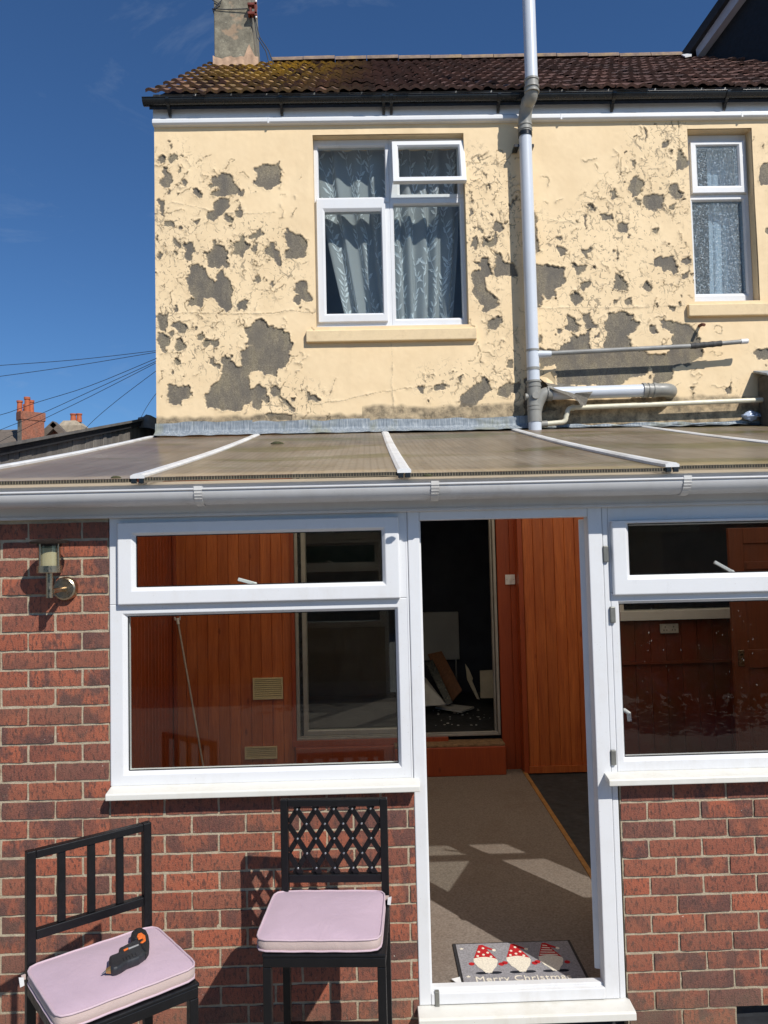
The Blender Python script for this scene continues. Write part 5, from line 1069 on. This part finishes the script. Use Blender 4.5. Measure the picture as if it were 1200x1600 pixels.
def cushion(lab,c,rz,w,d,th,seed):
    o=thing('seat_cushion',lab,'cushion',(c.x,c.y,SZ+.001),rz,'pink chair cushions'); r=random.Random(seed)
    def outline(t,ins=0,n=None):            # rounded square outline
        a=2*math.pi*t; ex=11; cs,sn=math.cos(a),math.sin(a); k=(abs(cs)**ex+abs(sn)**ex)**(-1/ex); return ((w/2-ins)*cs*k,(d/2-ins)*sn*k)
    N=72; q=MB(); rings=[]; pr=[(.0,.004,.0),(.0,.0,.006),(.0,-.004,th*.5),(.0,.0,th-.004)]
    P=[]; 
    for (_,ins,z) in pr:
        for i in range(N): x,y=outline(i/N,ins); P.append((x,y,z+.0006*math.sin(i*1.3+seed)))
    q.add(P,[(k*N+i,k*N+(i+1)%N,(k+1)*N+(i+1)%N,(k+1)*N+i) for k in range(3) for i in range(N)]+[tuple(range(N-1,-1,-1))],0,True); q.build('cushion_side',M['beige'],o,local=True)
    q=MB(); P=[]; K=9
    for k in range(K+1):
        f=1-k/K
        for i in range(N):
            x,y=outline(i/N); P.append((x*f,y*f,th-.004+.008*(1-f**5)+.003*float(vnoise(np.array(x*f),np.array(y*f),.09,seed))*(1-f**3)))
    q.add(P,[(k*N+i,k*N+(i+1)%N,(k+1)*N+(i+1)%N,(k+1)*N+i) for k in range(K) for i in range(N)],0,True); q.build('cushion_top',M['pink'],o,local=True)
    q=MB()
    for z in (.006,th-.003): pts=[(*outline(i/N,-.0015),z+.0006*math.sin(i*1.3+seed)) for i in range(N)]; q.tube(pts+[pts[0],pts[1]],.0034,8,caps=False)
    q.build('piping',M['piping'],o,local=True)
    return o
wB=((B[1]-B[0]).length+(B[2]-B[3]).length)/2; dB=((B[3]-B[0]).length+(B[2]-B[1]).length)/2; wA=((A[1]-A[0]).length+(A[2]-A[3]).length)/2; dA=((A[3]-A[0]).length+(A[2]-A[1]).length)/2
cu1=cushion('pale pink square cushion lying bare on the lattice backed chair',cB,angB,wB,dB,.044,3)
cu2=cushion('pale pink square cushion with a screwdriver lying on it',cA,angA,wA,dA,.044,5)
for cu_,c_,w_,d_,sx in ((cu1,cB,wB,dB,1),(cu2,cA,wA,dA,-1)):
    q=MB(); q.box(sx*w_/2-.004,d_/2-.02,.016,sx*(w_/2+.016),d_/2-.014,.030); q.build('fabric_tie',M['beige'],cu_,local=True); q=MB(); q.prism([(sx*(w_/2+.012),d_/2-.03,.028),(sx*(w_/2+.026),d_/2-.03,.032),(sx*(w_/2+.022),d_/2-.03,.002),(sx*(w_/2+.010),d_/2-.03,.004)],(0,.003,0)); q.build('care_label',M['pvc'],cu_,local=True)
# cordless screwdriver -----------------------------------------------------
ZT=SZ+.044+.012
tip=atZ(159,1521,ZT+.006); bend=atZ(226,1478,ZT+.02); ax=(bend-tip); ax.z=0; Ld=ax.length; ang=math.atan2(ax.y,ax.x)
print('DRILL len',Ld)
sd=thing('cordless_screwdriver','black cordless screwdriver with orange trim lying on a pink cushion','screwdriver',(tip.x,tip.y,ZT-.002),ang)
M['tool']=simple('dark_tool_plastic',(.020,.022,.026),.45,.3,25); M['rubber']=simple('black_tool_rubber',(.011,.011,.012),.65,.2,25); M['orange']=simple('orange_tool_plastic',(.80,.17,.025),.4,.08,12); M['toolgrey']=simple('grey_tool_label',(.33,.33,.33),.45,.1,12); M['brass']=simple('brass_collar',(.55,.33,.12),.35,.1,20,metal=.8)
ca_,sa_=math.cos(-ang),math.sin(-ang)
def TL(pts,h):                                # outline on the cushion -> tool coordinates
    out=[]
    for x,y in pts:
        p=atZ(140+x/6.667,1440+y/6.667,ZT+h); dx_,dy_=p.x-tip.x,p.y-tip.y; out.append((dx_*ca_-dy_*sa_,dx_*sa_+dy_*ca_))
    return out
def tp(name,pts,h,z0,z1,mt,bev): q=MB(); q.prism([(x,y,z0) for x,y in TL(pts,h)],(0,0,z1-z0)); return q.build(name,M[mt],sd,bevel=bev,local=True,seg=3)
tp('motor_body',[(212,520),(196,470),(203,398),(300,362),(304,312),(345,297),(430,250),(520,215),(560,280),(590,362),(520,412),(400,458),(340,498),(290,522),(245,532)],.010,.001,.026,'tool',.008)
tp('grip',[(424,205),(436,152),(480,112),(540,102),(590,130),(614,180),(624,250),(618,322),(588,368),(540,330),(512,262),(520,222),(470,226)],.011,.001,.029,'rubber',.009)
tp('switch_panel',[(492,152),(502,122),(540,110),(580,140),(586,190),(552,216),(526,212),(562,184),(542,166),(508,178)],.030,.026,.0315,'orange',.002)
tp('grey_label',[(400,268),(508,226),(514,236),(408,280)],.027,.020,.0275,'toolgrey',.001)
tp('direction_switch',[(350,290),(398,266),(404,278),(360,300)],.027,.020,.0285,'orange',.001)
q=MB(); c0_=TL([(222,500)],.012)[0]; c1_=TL([(172,508)],.012)[0]; q.tube([(*c0_,.013),(*c1_,.012)],[.011,.007],16); q.build('chuck_collar',M['brass'],sd,local=True)
q=MB(); q.tube([(*c1_,.012),(0,0,.006)],[.0035,.0016],8); q.build('screwdriver_bit',M['bolt'],sd,local=True)
for i in range(5):
    x0_,y0_=345+i*32,372-i*14; q=MB(); (xa_,ya_),(xb_,yb_)=TL([(x0_,y0_),(x0_+16,y0_+34)],.026); q.tube([(xa_,ya_,.0258),(xb_,yb_,.0258)],.0014,6); q.build('vent_rib',M['rubber'],sd,local=True)
# ================================================================== ROUND ABOUT
# neighbour's lean-to
NXP=-2.25
n0=atX(0,698.7,NXP); n1=atX(219,657.5,NXP); sl=(n1.z-n0.z)/(n1.y-n0.y)
b0=atX(0,711.7,NXP); bh=n0.z-b0.z
nb=thing('neighbour_lean_to','weathered grey boarded lean-to with a black felt roof edge next door','shed',(NXP-1.0,2.5,0))
ya,yb=-.2,n1.y+.02; zn=lambda y:n0.z+sl*(y-n0.y)
q=MB(); q.prism([(NXP-.03,ya,zn(ya)),(NXP-.03,yb,zn(yb)),(NXP-.03,yb,zn(yb)-bh*1.0),(NXP-.03,ya,zn(ya)-bh)],(.04,0,0)); q.build('roof_edge',M['felt'],nb)
q=MB(); q.prism([(NXP+.03,ya-.1,zn(ya-.1)+.002),(NXP+.03,yb,zn(yb)+.002),(NXP-3.0,yb,zn(yb)-.95),(NXP-3.0,ya-.1,zn(ya-.1)-.95)],(0,0,.022)); q.build('roof',M['feltgrey'],nb)
q=MB(); y=ya
while y<yb+1.0:
    w=rnd.uniform(.075,.10); c_=(rnd.random()*.8,rnd.random(),0,1); top=zn(min(y,yb))-.03-rnd.uniform(0,.01); o_=NXP-.012+rnd.uniform(-.005,.003); q.prism([(o_,y,1.0),(o_,y+w-.005,1.0),(o_,y+w-.005,top),(o_,y,top)],(-.016,0,0),0,c_); y+=w
q.build('board_wall',M['weather'],nb)
q=MB(); q.box(-5.2,ya,0,NXP-.08,yb,1.9); q.build('wall',M['weather'],nb)
def lump(u,v): a=2*math.pi*u; z=v; return (NXP+.02+.16*math.cos(a)*(1-v*.3),yb+.30+.36*math.sin(a)*(1-v*.3),zn(yb)-.10+.13*z+.05*float(vnoise(np.array(u*3.),np.array(v),.3,61)))
q=MB(); q.grid(lump,18,4); q.add([lump(i/18,1) for i in range(18)],[tuple(range(18))]); q.build('felt_upstand',M['feltgrey'],nb)
# distant houses
def pot(q,x,y,z,h,r): q.lathe([(r*1.05,0),(r,h*.08),(r*.86,h*.8),(r*1.08,h*.86),(r*1.08,h),(r*.8,h)],(x,y,z),14)
D=24.0; f=lambda px,py,Y=D: at(px,py,Y)
hA=thing('distant_house','distant tiled house with a brick chimney of four pots','house',(f(20,690).x,D,0))
zr_=f(30,671).z; xa,xb=f(-160,690).x,f(64,690).x; q=MB(); q.prism([(xa,D-3.5,zr_-2.4),(xa,D,zr_),(xa,D+3.5,zr_-2.4)],(xb-xa,0,0)); rA=q.build('roof',M['farroof'],hA); q=MB(); q.box(xa+.2,D-3.3,0,xb-.2,D+3.3,zr_-2.35); q.build('wall',M['farbrick'],hA)
Yc=D-1.2; c0=f(22,690,Yc); c1=f(60.5,690,Yc); ztp=f(40,655,Yc).z; xm_=f(35,690,Yc).x
q=MB(); dd=.55; base=zr_-2.0
fl=(c0.x,Yc+.25); fm=(xm_,Yc-.05); fr=(c1.x,Yc+.45); bk=(c0.x+c1.x-xm_,Yc+.9)
def stk(q,z0,z1,gro,m1,m2):
    cx_=sum(p[0] for p in (fl,fm,fr,bk))/4; cy_=sum(p[1] for p in (fl,fm,fr,bk))/4; P=[(cx_+(x-cx_)*gro,cy_+(y-cy_)*gro) for x,y in (fl,fm,fr,bk)]
    V=[(x,y,z0) for x,y in P]+[(x,y,z1) for x,y in P]; q.add(V,[(0,1,5,4)],m1); q.add(V,[(1,2,6,5),(2,3,7,6),(3,0,4,7),(4,5,6,7)],m2)
stk(q,base,ztp,1.0,1,0); stk(q,ztp,ztp+.28,1.10,0,0); stA=q.build('chimney',[M['farbrick'],M['farcement']],rA)
zp0=ztp+.28
for (pxa,pxb,pyt,dy) in ((26.5,35,626,0),(38,46.8,620.6,0),(44.5,53,622.5,.35),(36,41,628,.4)):
    a_=f(pxa,640,Yc+.3+dy); b_=f(pxb,640,Yc+.3+dy); h=f(40,pyt,Yc+.3).z-zp0; q=MB(); pot(q,(a_.x+b_.x)/2,Yc+.3+dy,zp0,h,(b_.x-a_.x)/2); q.build('chimney_pot',M['terracotta'],stA)
D2=27.0; g_=lambda px,py,Y=D2: at(px,py,Y)
hB=thing('distant_house','distant brick gabled house with a squat cement chimney of two pots','house',(g_(110,690).x,D2,0))
zr2=g_(100,672).z; xa,xb=g_(60,690).x,g_(330,690).x; q=MB(); q.prism([(xa,D2-3,zr2-2.0),(xa,D2,zr2),(xa,D2+3,zr2-2.0)],(xb-xa,0,0)); rB=q.build('roof',M['farroof'],hB); q=MB(); q.box(xa+.2,D2-2.8,0,xb-.2,D2+2.8,zr2-1.98); q.build('wall',M['farbrick'],hB)
Yg=D2-2.6; ap=at(86.5,662.5,Yg); le=at(60,692,Yg); re_=at(98,678,Yg); q=MB(); q.prism([(le.x,Yg,le.z-2),(le.x,Yg,le.z),(ap.x,Yg,ap.z-.15),(re_.x+.35,Yg,le.z),(re_.x+.35,Yg,le.z-2)],(0,2.5,0)); q.build('gable',M['farbrick'],hB)
q=MB(); q.bar((le.x-.2,Yg-.05,le.z-.15),(ap.x+.05,Yg-.05,ap.z),.3,.22,up=(0,0,1)); q.bar((ap.x-.05,Yg-.05,ap.z),(re_.x+.5,Yg-.05,le.z-.15),.3,.2,up=(0,0,1)); q.build('verge',M['farroof'],hB)
Yq=D2-.5; a_=at(97.5,670,Yq); b_=at(133,670,Yq); zt2=at(115,661,Yq).z; q=MB(); q.box(a_.x,Yq-.4,zt2-1.2,b_.x,Yq+.5,zt2-.15); q.prism([(a_.x,Yq-.4,zt2-.15),(b_.x,Yq-.4,zt2-.15),(b_.x-.25,Yq-.3,zt2+.05),(a_.x+.15,Yq-.3,zt2+.05)],(0,.8,0)); sB=q.build('chimney',M['farcement'],rB)
for (p0_,p1_) in ((110,119),(119.5,128)):
    u=at(p0_,659,Yq); v=at(p1_,659,Yq); q=MB(); pot(q,(u.x+v.x)/2,Yq,zt2+.03,at(115,646.5,Yq).z-zt2-.03,(v.x-u.x)/2); q.build('chimney_pot',M['terracotta'],sB)
# cables
M['cable']=simple('black_overhead_cable',(.02,.025,.035),.6,.1,5)
def cable(pts,Y0,Y1,lab,rr=.0065):
    n=len(pts); P=[at(px,py,Y0+(Y1-Y0)*i/(n-1)) for i,(px,py) in enumerate(pts)]
    S=[]                                     # smooth
    for i in range(n-1):
        for t in (0,.25,.5,.75):
            p_,q_,r_,s_=P[max(i-1,0)],P[i],P[i+1],P[min(i+2,n-1)]; S.append(.5*((2*q_)+(r_-p_)*t+(2*p_-5*q_+4*r_-s_)*t*t+(3*q_-p_-3*r_+s_)*t**3))
    S.append(P[-1]); q=MB(); q.tube(S,rr,6); c_=S[0]; tag(q.build('overhead_cable',M['cable'],loc=tuple(c_)),lab,'cable','overhead cables left of the house')
cable([(-60,576),(0,571),(120,562),(243,548),(275,543)],14,13,'topmost overhead cable crossing the sky to the house corner')
cable([(-60,595),(0,588),(120,571),(243,550.5),(275,545)],14,13,'second overhead cable just under the topmost one')
cable([(-60,658),(0,648.5),(57,629),(140,603),(243,560.5),(275,546)],15,13,'overhead cable passing just above the four pot chimney')
cable([(-60,700),(0,672),(63,647),(140,612),(243,565),(275,549)],16,13,'overhead cable meeting the sky beside the four pot chimney')
cable([(0,690),(66,656),(140,620),(243,567.5),(275,551)],17,13,'overhead cable dropping behind the four pot chimney')
cable([(120,690),(138,665),(180,628),(246,578),(280,553)],18,13,'overhead cable slanting down right of the two pot chimney')
cable([(214,668),(222,649),(233,630),(247,611),(275,575)],18,13,'short overhead cable nearest the house corner')
# taller building at the right: gable wall parallel to the sun, on our roof slope
def onplane(px,py,A,dirv):
    nrm=Vector((-dirv[1],dirv[0],0)); d=ray(px,py); t=(Vector(A)-CAM).dot(nrm)/d.dot(nrm); return CAM+d*t
def onroof(px,py):
    d=ray(px,py); t=(EZ+SL*(CAM.y-EY)-CAM.z)/(d.z-SL*d.y); return CAM+d*t
rp=at(1075,95,RY); dirv=Vector((.50,-.866)).normalized(); Aw=(rp.x+.04,RY,0)
o=thing('taller_building','dark gable of a taller building with a pale barge board at the upper right','building',(rp.x+.8,5.0,6.0))
v0=onplane(1076,94,Aw,dirv); v1=onplane(1141,0,Aw,dirv); up_=(v1-v0); 
ex=lambda a,b,t:a+(b-a)*t
vt=ex(v0,v1,2.2); base1=Vector((Aw[0],Aw[1],0))+Vector((dirv.x,dirv.y,0))*3.2
q=MB(); back=Vector((.8,.46,0)); 
q.prism([v0+Vector((0,0,-.8)),v0+Vector((0,0,.02)),vt,Vector((base1.x,base1.y,vt.z)),Vector((base1.x,base1.y,base1.y*0+EZ-.4))],back*2.5)
q.build('gable_wall',simple('dark_slate_hanging',(.004,.004,.005),.6,.4,8,bump=.4,bscale=40),o)
nrm=Vector((-.866,-.5,0))
def strip(p0,p1,p2,p3,off,th): 
    a0,a1,a2,a3=[onplane(*p,Aw,dirv) for p in (p0,p1,p2,p3)]; e=lambda a,b:a+(b-a)*2.2
    return [a0+nrm*off,e(a0,a1)+nrm*off,e(a3,a2)+nrm*off,a3+nrm*off]
q=MB(); q.prism(strip((1075,92),(1140,0),(1152,0),(1084,97),.16,0),-nrm*.16); q.build('verge_tile',simple('dark_verge_tiles',(.02,.019,.02),.7,.3,9),o)
q=MB(); q.prism(strip((1095,80),(1152,0),(1166,0),(1097,93),.10,0),-nrm*.10); q.build('barge_board',simple('grey_white_barge_board',(.42,.42,.46),.5,.1,6),o)
q=MB(); pz=[onroof(1064,96),onroof(1080,93),onroof(1080,97),onroof(1070,99)]; q.prism([p+Vector((0,-.02,.06)) for p in pz],(0,0,.015)); q.build('flashing',M['pvc'],o)
# stub of the next roof at the right end of the wall
p=at(1191,582,3.25); o=thing('parapet_pier','small lead capped masonry pier at the right end of the cream wall','pier',(p.x+.3,3.25,2.95))
q=MB(); q.box(p.x+.02,3.18,2.98,p.x+.8,3.38,p.z-.02); q.build('pier_body',simple('dark_damp_masonry',(.085,.075,.06),.95,.4,14,bump=.5,bscale=40),o,bevel=.01); q=MB(); q.prism([(p.x-.01,3.15,p.z-.05),(p.x-.01,3.39,p.z+.03),(p.x-.01,3.39,p.z+.05),(p.x-.01,3.15,p.z-.03)],(.9,0,0)); q.build('lead_cap',M['lead'],o,bevel=.006)
def crump(u,v): 
    c_=at(1174,653,3.34); a=2*math.pi*u; rr=.055*math.sin(math.pi*v)*(.6+.8*float(vnoise(np.array(u*4),np.array(v*4),.4,71))); return (c_.x+rr*1.3*math.cos(a),3.345+rr*.6*math.sin(a),c_.z-.03+.10*v)
q=MB(); q.grid(crump,22,12,0,False); c_=at(1174,653,3.34); tag(q.build('plastic_bag',simple('crumpled_pale_blue_polythene',(.35,.42,.55),.25,.2,20),loc=(c_.x,3.345,c_.z-.03)),'crumpled pale blue plastic bag at the foot of the right pier','bag')
# moss and litter on the conservatory roof
M['moss']=simple('dark_moss',(.05,.05,.02),.95,.4,40,bump=.6,bscale=80)
def clump(px,py,s_,lab,mat='moss'):
    d=ray(px,py); t=(ZF+RS*(CAM.y+.06)-CAM.z)/(d.z-RS*d.y); p=CAM+d*t; zz=zr(max(min(p.x,4.3),-1.86),p.y); r=random.Random(int(px))
    q=MB(); q.grid(lambda u,v:(p.x+s_*math.cos(2*math.pi*u)*math.sin(math.pi*v/2+.001)*(1+.3*math.sin(5*u*6.28)),p.y+s_*.7*math.sin(2*math.pi*u)*math.sin(math.pi*v/2+.001),zz+s_*.45*math.cos(math.pi*v/2)),12,5); tag(q.build('moss_clump',M[mat],loc=(p.x,p.y,zz)),lab,'moss')
clump(433,692,.05,'dark moss clump high on the bronze roof left of centre')
clump(181,747,.022,'small dark moss scrap at the front edge of the leftmost roof sheet')
clump(668,745,.02,'tiny moss scrap on the roof edge just above the middle gutter bracket')
# aerial bracket on the chimney
a0=at(333,14,CY-.02); a1=at(398,12,CY-.02); o=thing('aerial_bracket','rusty aerial bracket lashed round the rendered chimney with wire','bracket',tuple(a1))
M['rust']=simple('rusty_bracket',(.16,.035,.025),.85,.4,25); pa=at(387,5,CY-.06); pb=at(402,24,CY-.06)
q=MB(); q.box(pa.x,CY-.09,pb.z,pb.x,CY-.015,pb.z+.03); q.box(pa.x,CY-.09,pa.z-.04,pb.x,CY-.015,pa.z-.01); q.box(pa.x+.02,CY-.07,pb.z,pa.x+.045,CY-.015,pa.z); q.box(pb.x-.03,CY-.09,pb.z-.02,pb.x,CY-.05,pa.z); q.build('bracket_plate',M['rust'],o,bevel=.004)
q=MB(); zz=a0.z; q.tube([(cl-.012,6.4,zz+.02),(cl-.012,CY-.012,zz+.01),(cl+.15,CY-.016,zz-.005),(pa.x,CY-.03,zz-.01)],.006,6); q.tube([(cl-.012,CY-.012,zz+.12),(cl+.08,CY-.014,zz+.06),(cl-.012,CY-.012,zz-.01)],.006,6); q.tube([(cl,CY-.016,zz),(cl+.10,CY-.018,zz+.11)],.006,6); q.build('lashing_wire',M['cable'],o)
q=MB(); px_=pb.x-.06; 
q.tube([(pb.x-.012,CY-.07,pb.z-.04),(pb.x-.012,CY-.07,pa.z+1.2)],.013,10); q.build('mast',M['alu_white'],o)
q=MB()
for e,(dx_,dx2) in enumerate(((.02,.10),(.05,.14))):
    q.tube([(pb.x-.05+dx_*.3,CY-.05,pb.z),(pb.x-.03+dx_,CY-.03,pb.z-.25),(pb.x+dx2*.9,CY-.02,cz0+.38),(pb.x+dx2*1.3,CY-.01,cz0+.22)],.006,6)
q.build('aerial_lead',M['cable'],o)
# garden behind the viewer: seen only as reflections in the panes
M['leaf']=simple('hedge_leaf',(.055,.095,.025),.55,.5,9); M['fencew']=woodmat('brown_fence_boards',(.16,.09,.045),(.20,.12,.06),(.07,.04,.02),.85)
q=MB(); r=random.Random(5)
for i in range(7000):
    x=r.uniform(-8,9); y=r.uniform(-10.6,-9.6)+.3*math.sin(x*1.7); z=r.uniform(.1,2.7+.5*math.sin(x*.9+1)+.3*math.sin(x*2.3)); s_=r.uniform(.05,.11); u=Vector((r.gauss(0,1),r.gauss(0,1),r.gauss(0,1))).normalized(); v=u.orthogonal().normalized(); c_=Vector((x,y,z)); q.add([c_-u*s_,c_-v*s_*.5,c_+u*s_,c_+v*s_*.5],[(0,1,2,3)])
q.box(-8,-10.4,0,9,-10.2,2.5); tag(q.build('garden_hedge',M['leaf'],loc=(0,-10,0)),'loose green garden hedge facing the conservatory','hedge')
q=MB(); r=random.Random(8)
for i in range(1500):
    a=r.uniform(0,6.28); b_=r.random()**.5; z=r.uniform(.05,1.15); rr=.75*b_*math.sqrt(max(0,1-((z-.5)/.75)**2)); s_=r.uniform(.04,.08); u=Vector((r.gauss(0,1),r.gauss(0,1),r.gauss(0,1))).normalized(); v=u.orthogonal().normalized(); c_=Vector((4.0+rr*math.cos(a)*1.3,-6.2+rr*math.sin(a),z)); q.add([c_-u*s_,c_-v*s_*.5,c_+u*s_,c_+v*s_*.5],[(0,1,2,3)])
tag(q.build('garden_shrub',M['leaf'],loc=(4,-6.2,0)),'rounded green garden shrub in front of the board fence','shrub')
q=MB(); x=-7.0
while x<8: c_=(r.random(),0,0,1); q.box(x,-8.62,.03,x+.115,-8.60,1.75+r.uniform(-.01,.01),0,c_); x+=.125
for z in (.35,1.4): q.box(-7,-8.66,z,8,-8.625,z+.08)
tag(q.build('garden_fence',M['fencew'],loc=(0,-8.6,0)),'brown close boarded fence closing the garden','fence')
# ================================================================== LIGHT
S=Vector((.67,-1.0,1.12)).normalized(); el=math.asin(S.z)
sd_=bpy.data.lights.new('sun','SUN'); sd_.energy=SUN_E; sd_.angle=R_(.53); sd_.color=(1,.955,.88); so=bpy.data.objects.new('sun',sd_); COL.objects.link(so); so.rotation_euler=S.to_track_quat('Z','Y').to_euler()
w=bpy.data.worlds.new('World'); sc.world=w; w.use_nodes=True; nt=w.node_tree; bg=nt.nodes['Background']; sky=nt.nodes.new('ShaderNodeTexSky'); sky.sky_type='NISHITA'; sky.sun_disc=False; sky.sun_elevation=el; sky.sun_rotation=math.atan2(S.x,S.y); sky.air_density=1.0; sky.dust_density=.3; sky.ozone_density=3.0
tc=nt.nodes.new('ShaderNodeTexCoord'); mp=nt.nodes.new('ShaderNodeMapping'); mp.inputs['Scale'].default_value=(2.2,3.5,5.0); mp.inputs['Rotation'].default_value=(.5,.9,.3); nz=nt.nodes.new('ShaderNodeTexNoise'); nz.inputs['Scale'].default_value=1.6; nz.inputs['Detail'].default_value=9; nz.inputs['Roughness'].default_value=.62; nz.inputs['Distortion'].default_value=.8
nt.links.new(tc.outputs['Generated'],mp.inputs['Vector']); nt.links.new(mp.outputs['Vector'],nz.inputs['Vector']); rp_=nt.nodes.new('ShaderNodeValToRGB'); rp_.color_ramp.elements[0].position=.56; rp_.color_ramp.elements[0].color=(0,0,0,1); rp_.color_ramp.elements[1].position=.9; rp_.color_ramp.elements[1].color=(.30,.30,.30,1); nt.links.new(nz.outputs['Fac'],rp_.inputs['Fac'])
mx=nt.nodes.new('ShaderNodeMix'); mx.data_type='RGBA'; nt.links.new(rp_.outputs['Color'],mx.inputs[0]); mu=nt.nodes.new('ShaderNodeMix'); mu.data_type='RGBA'; mu.blend_type='MULTIPLY'; mu.inputs[0].default_value=1; mu.inputs[7].default_value=(.56,.87,1.20,1); nt.links.new(sky.outputs['Color'],mu.inputs[6]); nt.links.new(mu.outputs[2],mx.inputs[6]); mx.inputs[7].default_value=(6.5,7.5,8.5,1); nt.links.new(mx.outputs[2],bg.inputs['Color']); bg.inputs['Strength'].default_value=SKY_E
sc.view_settings.view_transform='Standard'; sc.view_settings.look='None'; sc.view_settings.exposure=EXPO; sc.view_settings.gamma=1
sc.cycles.use_denoising=True; sc.cycles.max_bounces=10; sc.cycles.transparent_max_bounces=16; sc.cycles.caustics_reflective=False; sc.cycles.caustics_refractive=False; sc.cycles.sample_clamp_indirect=4
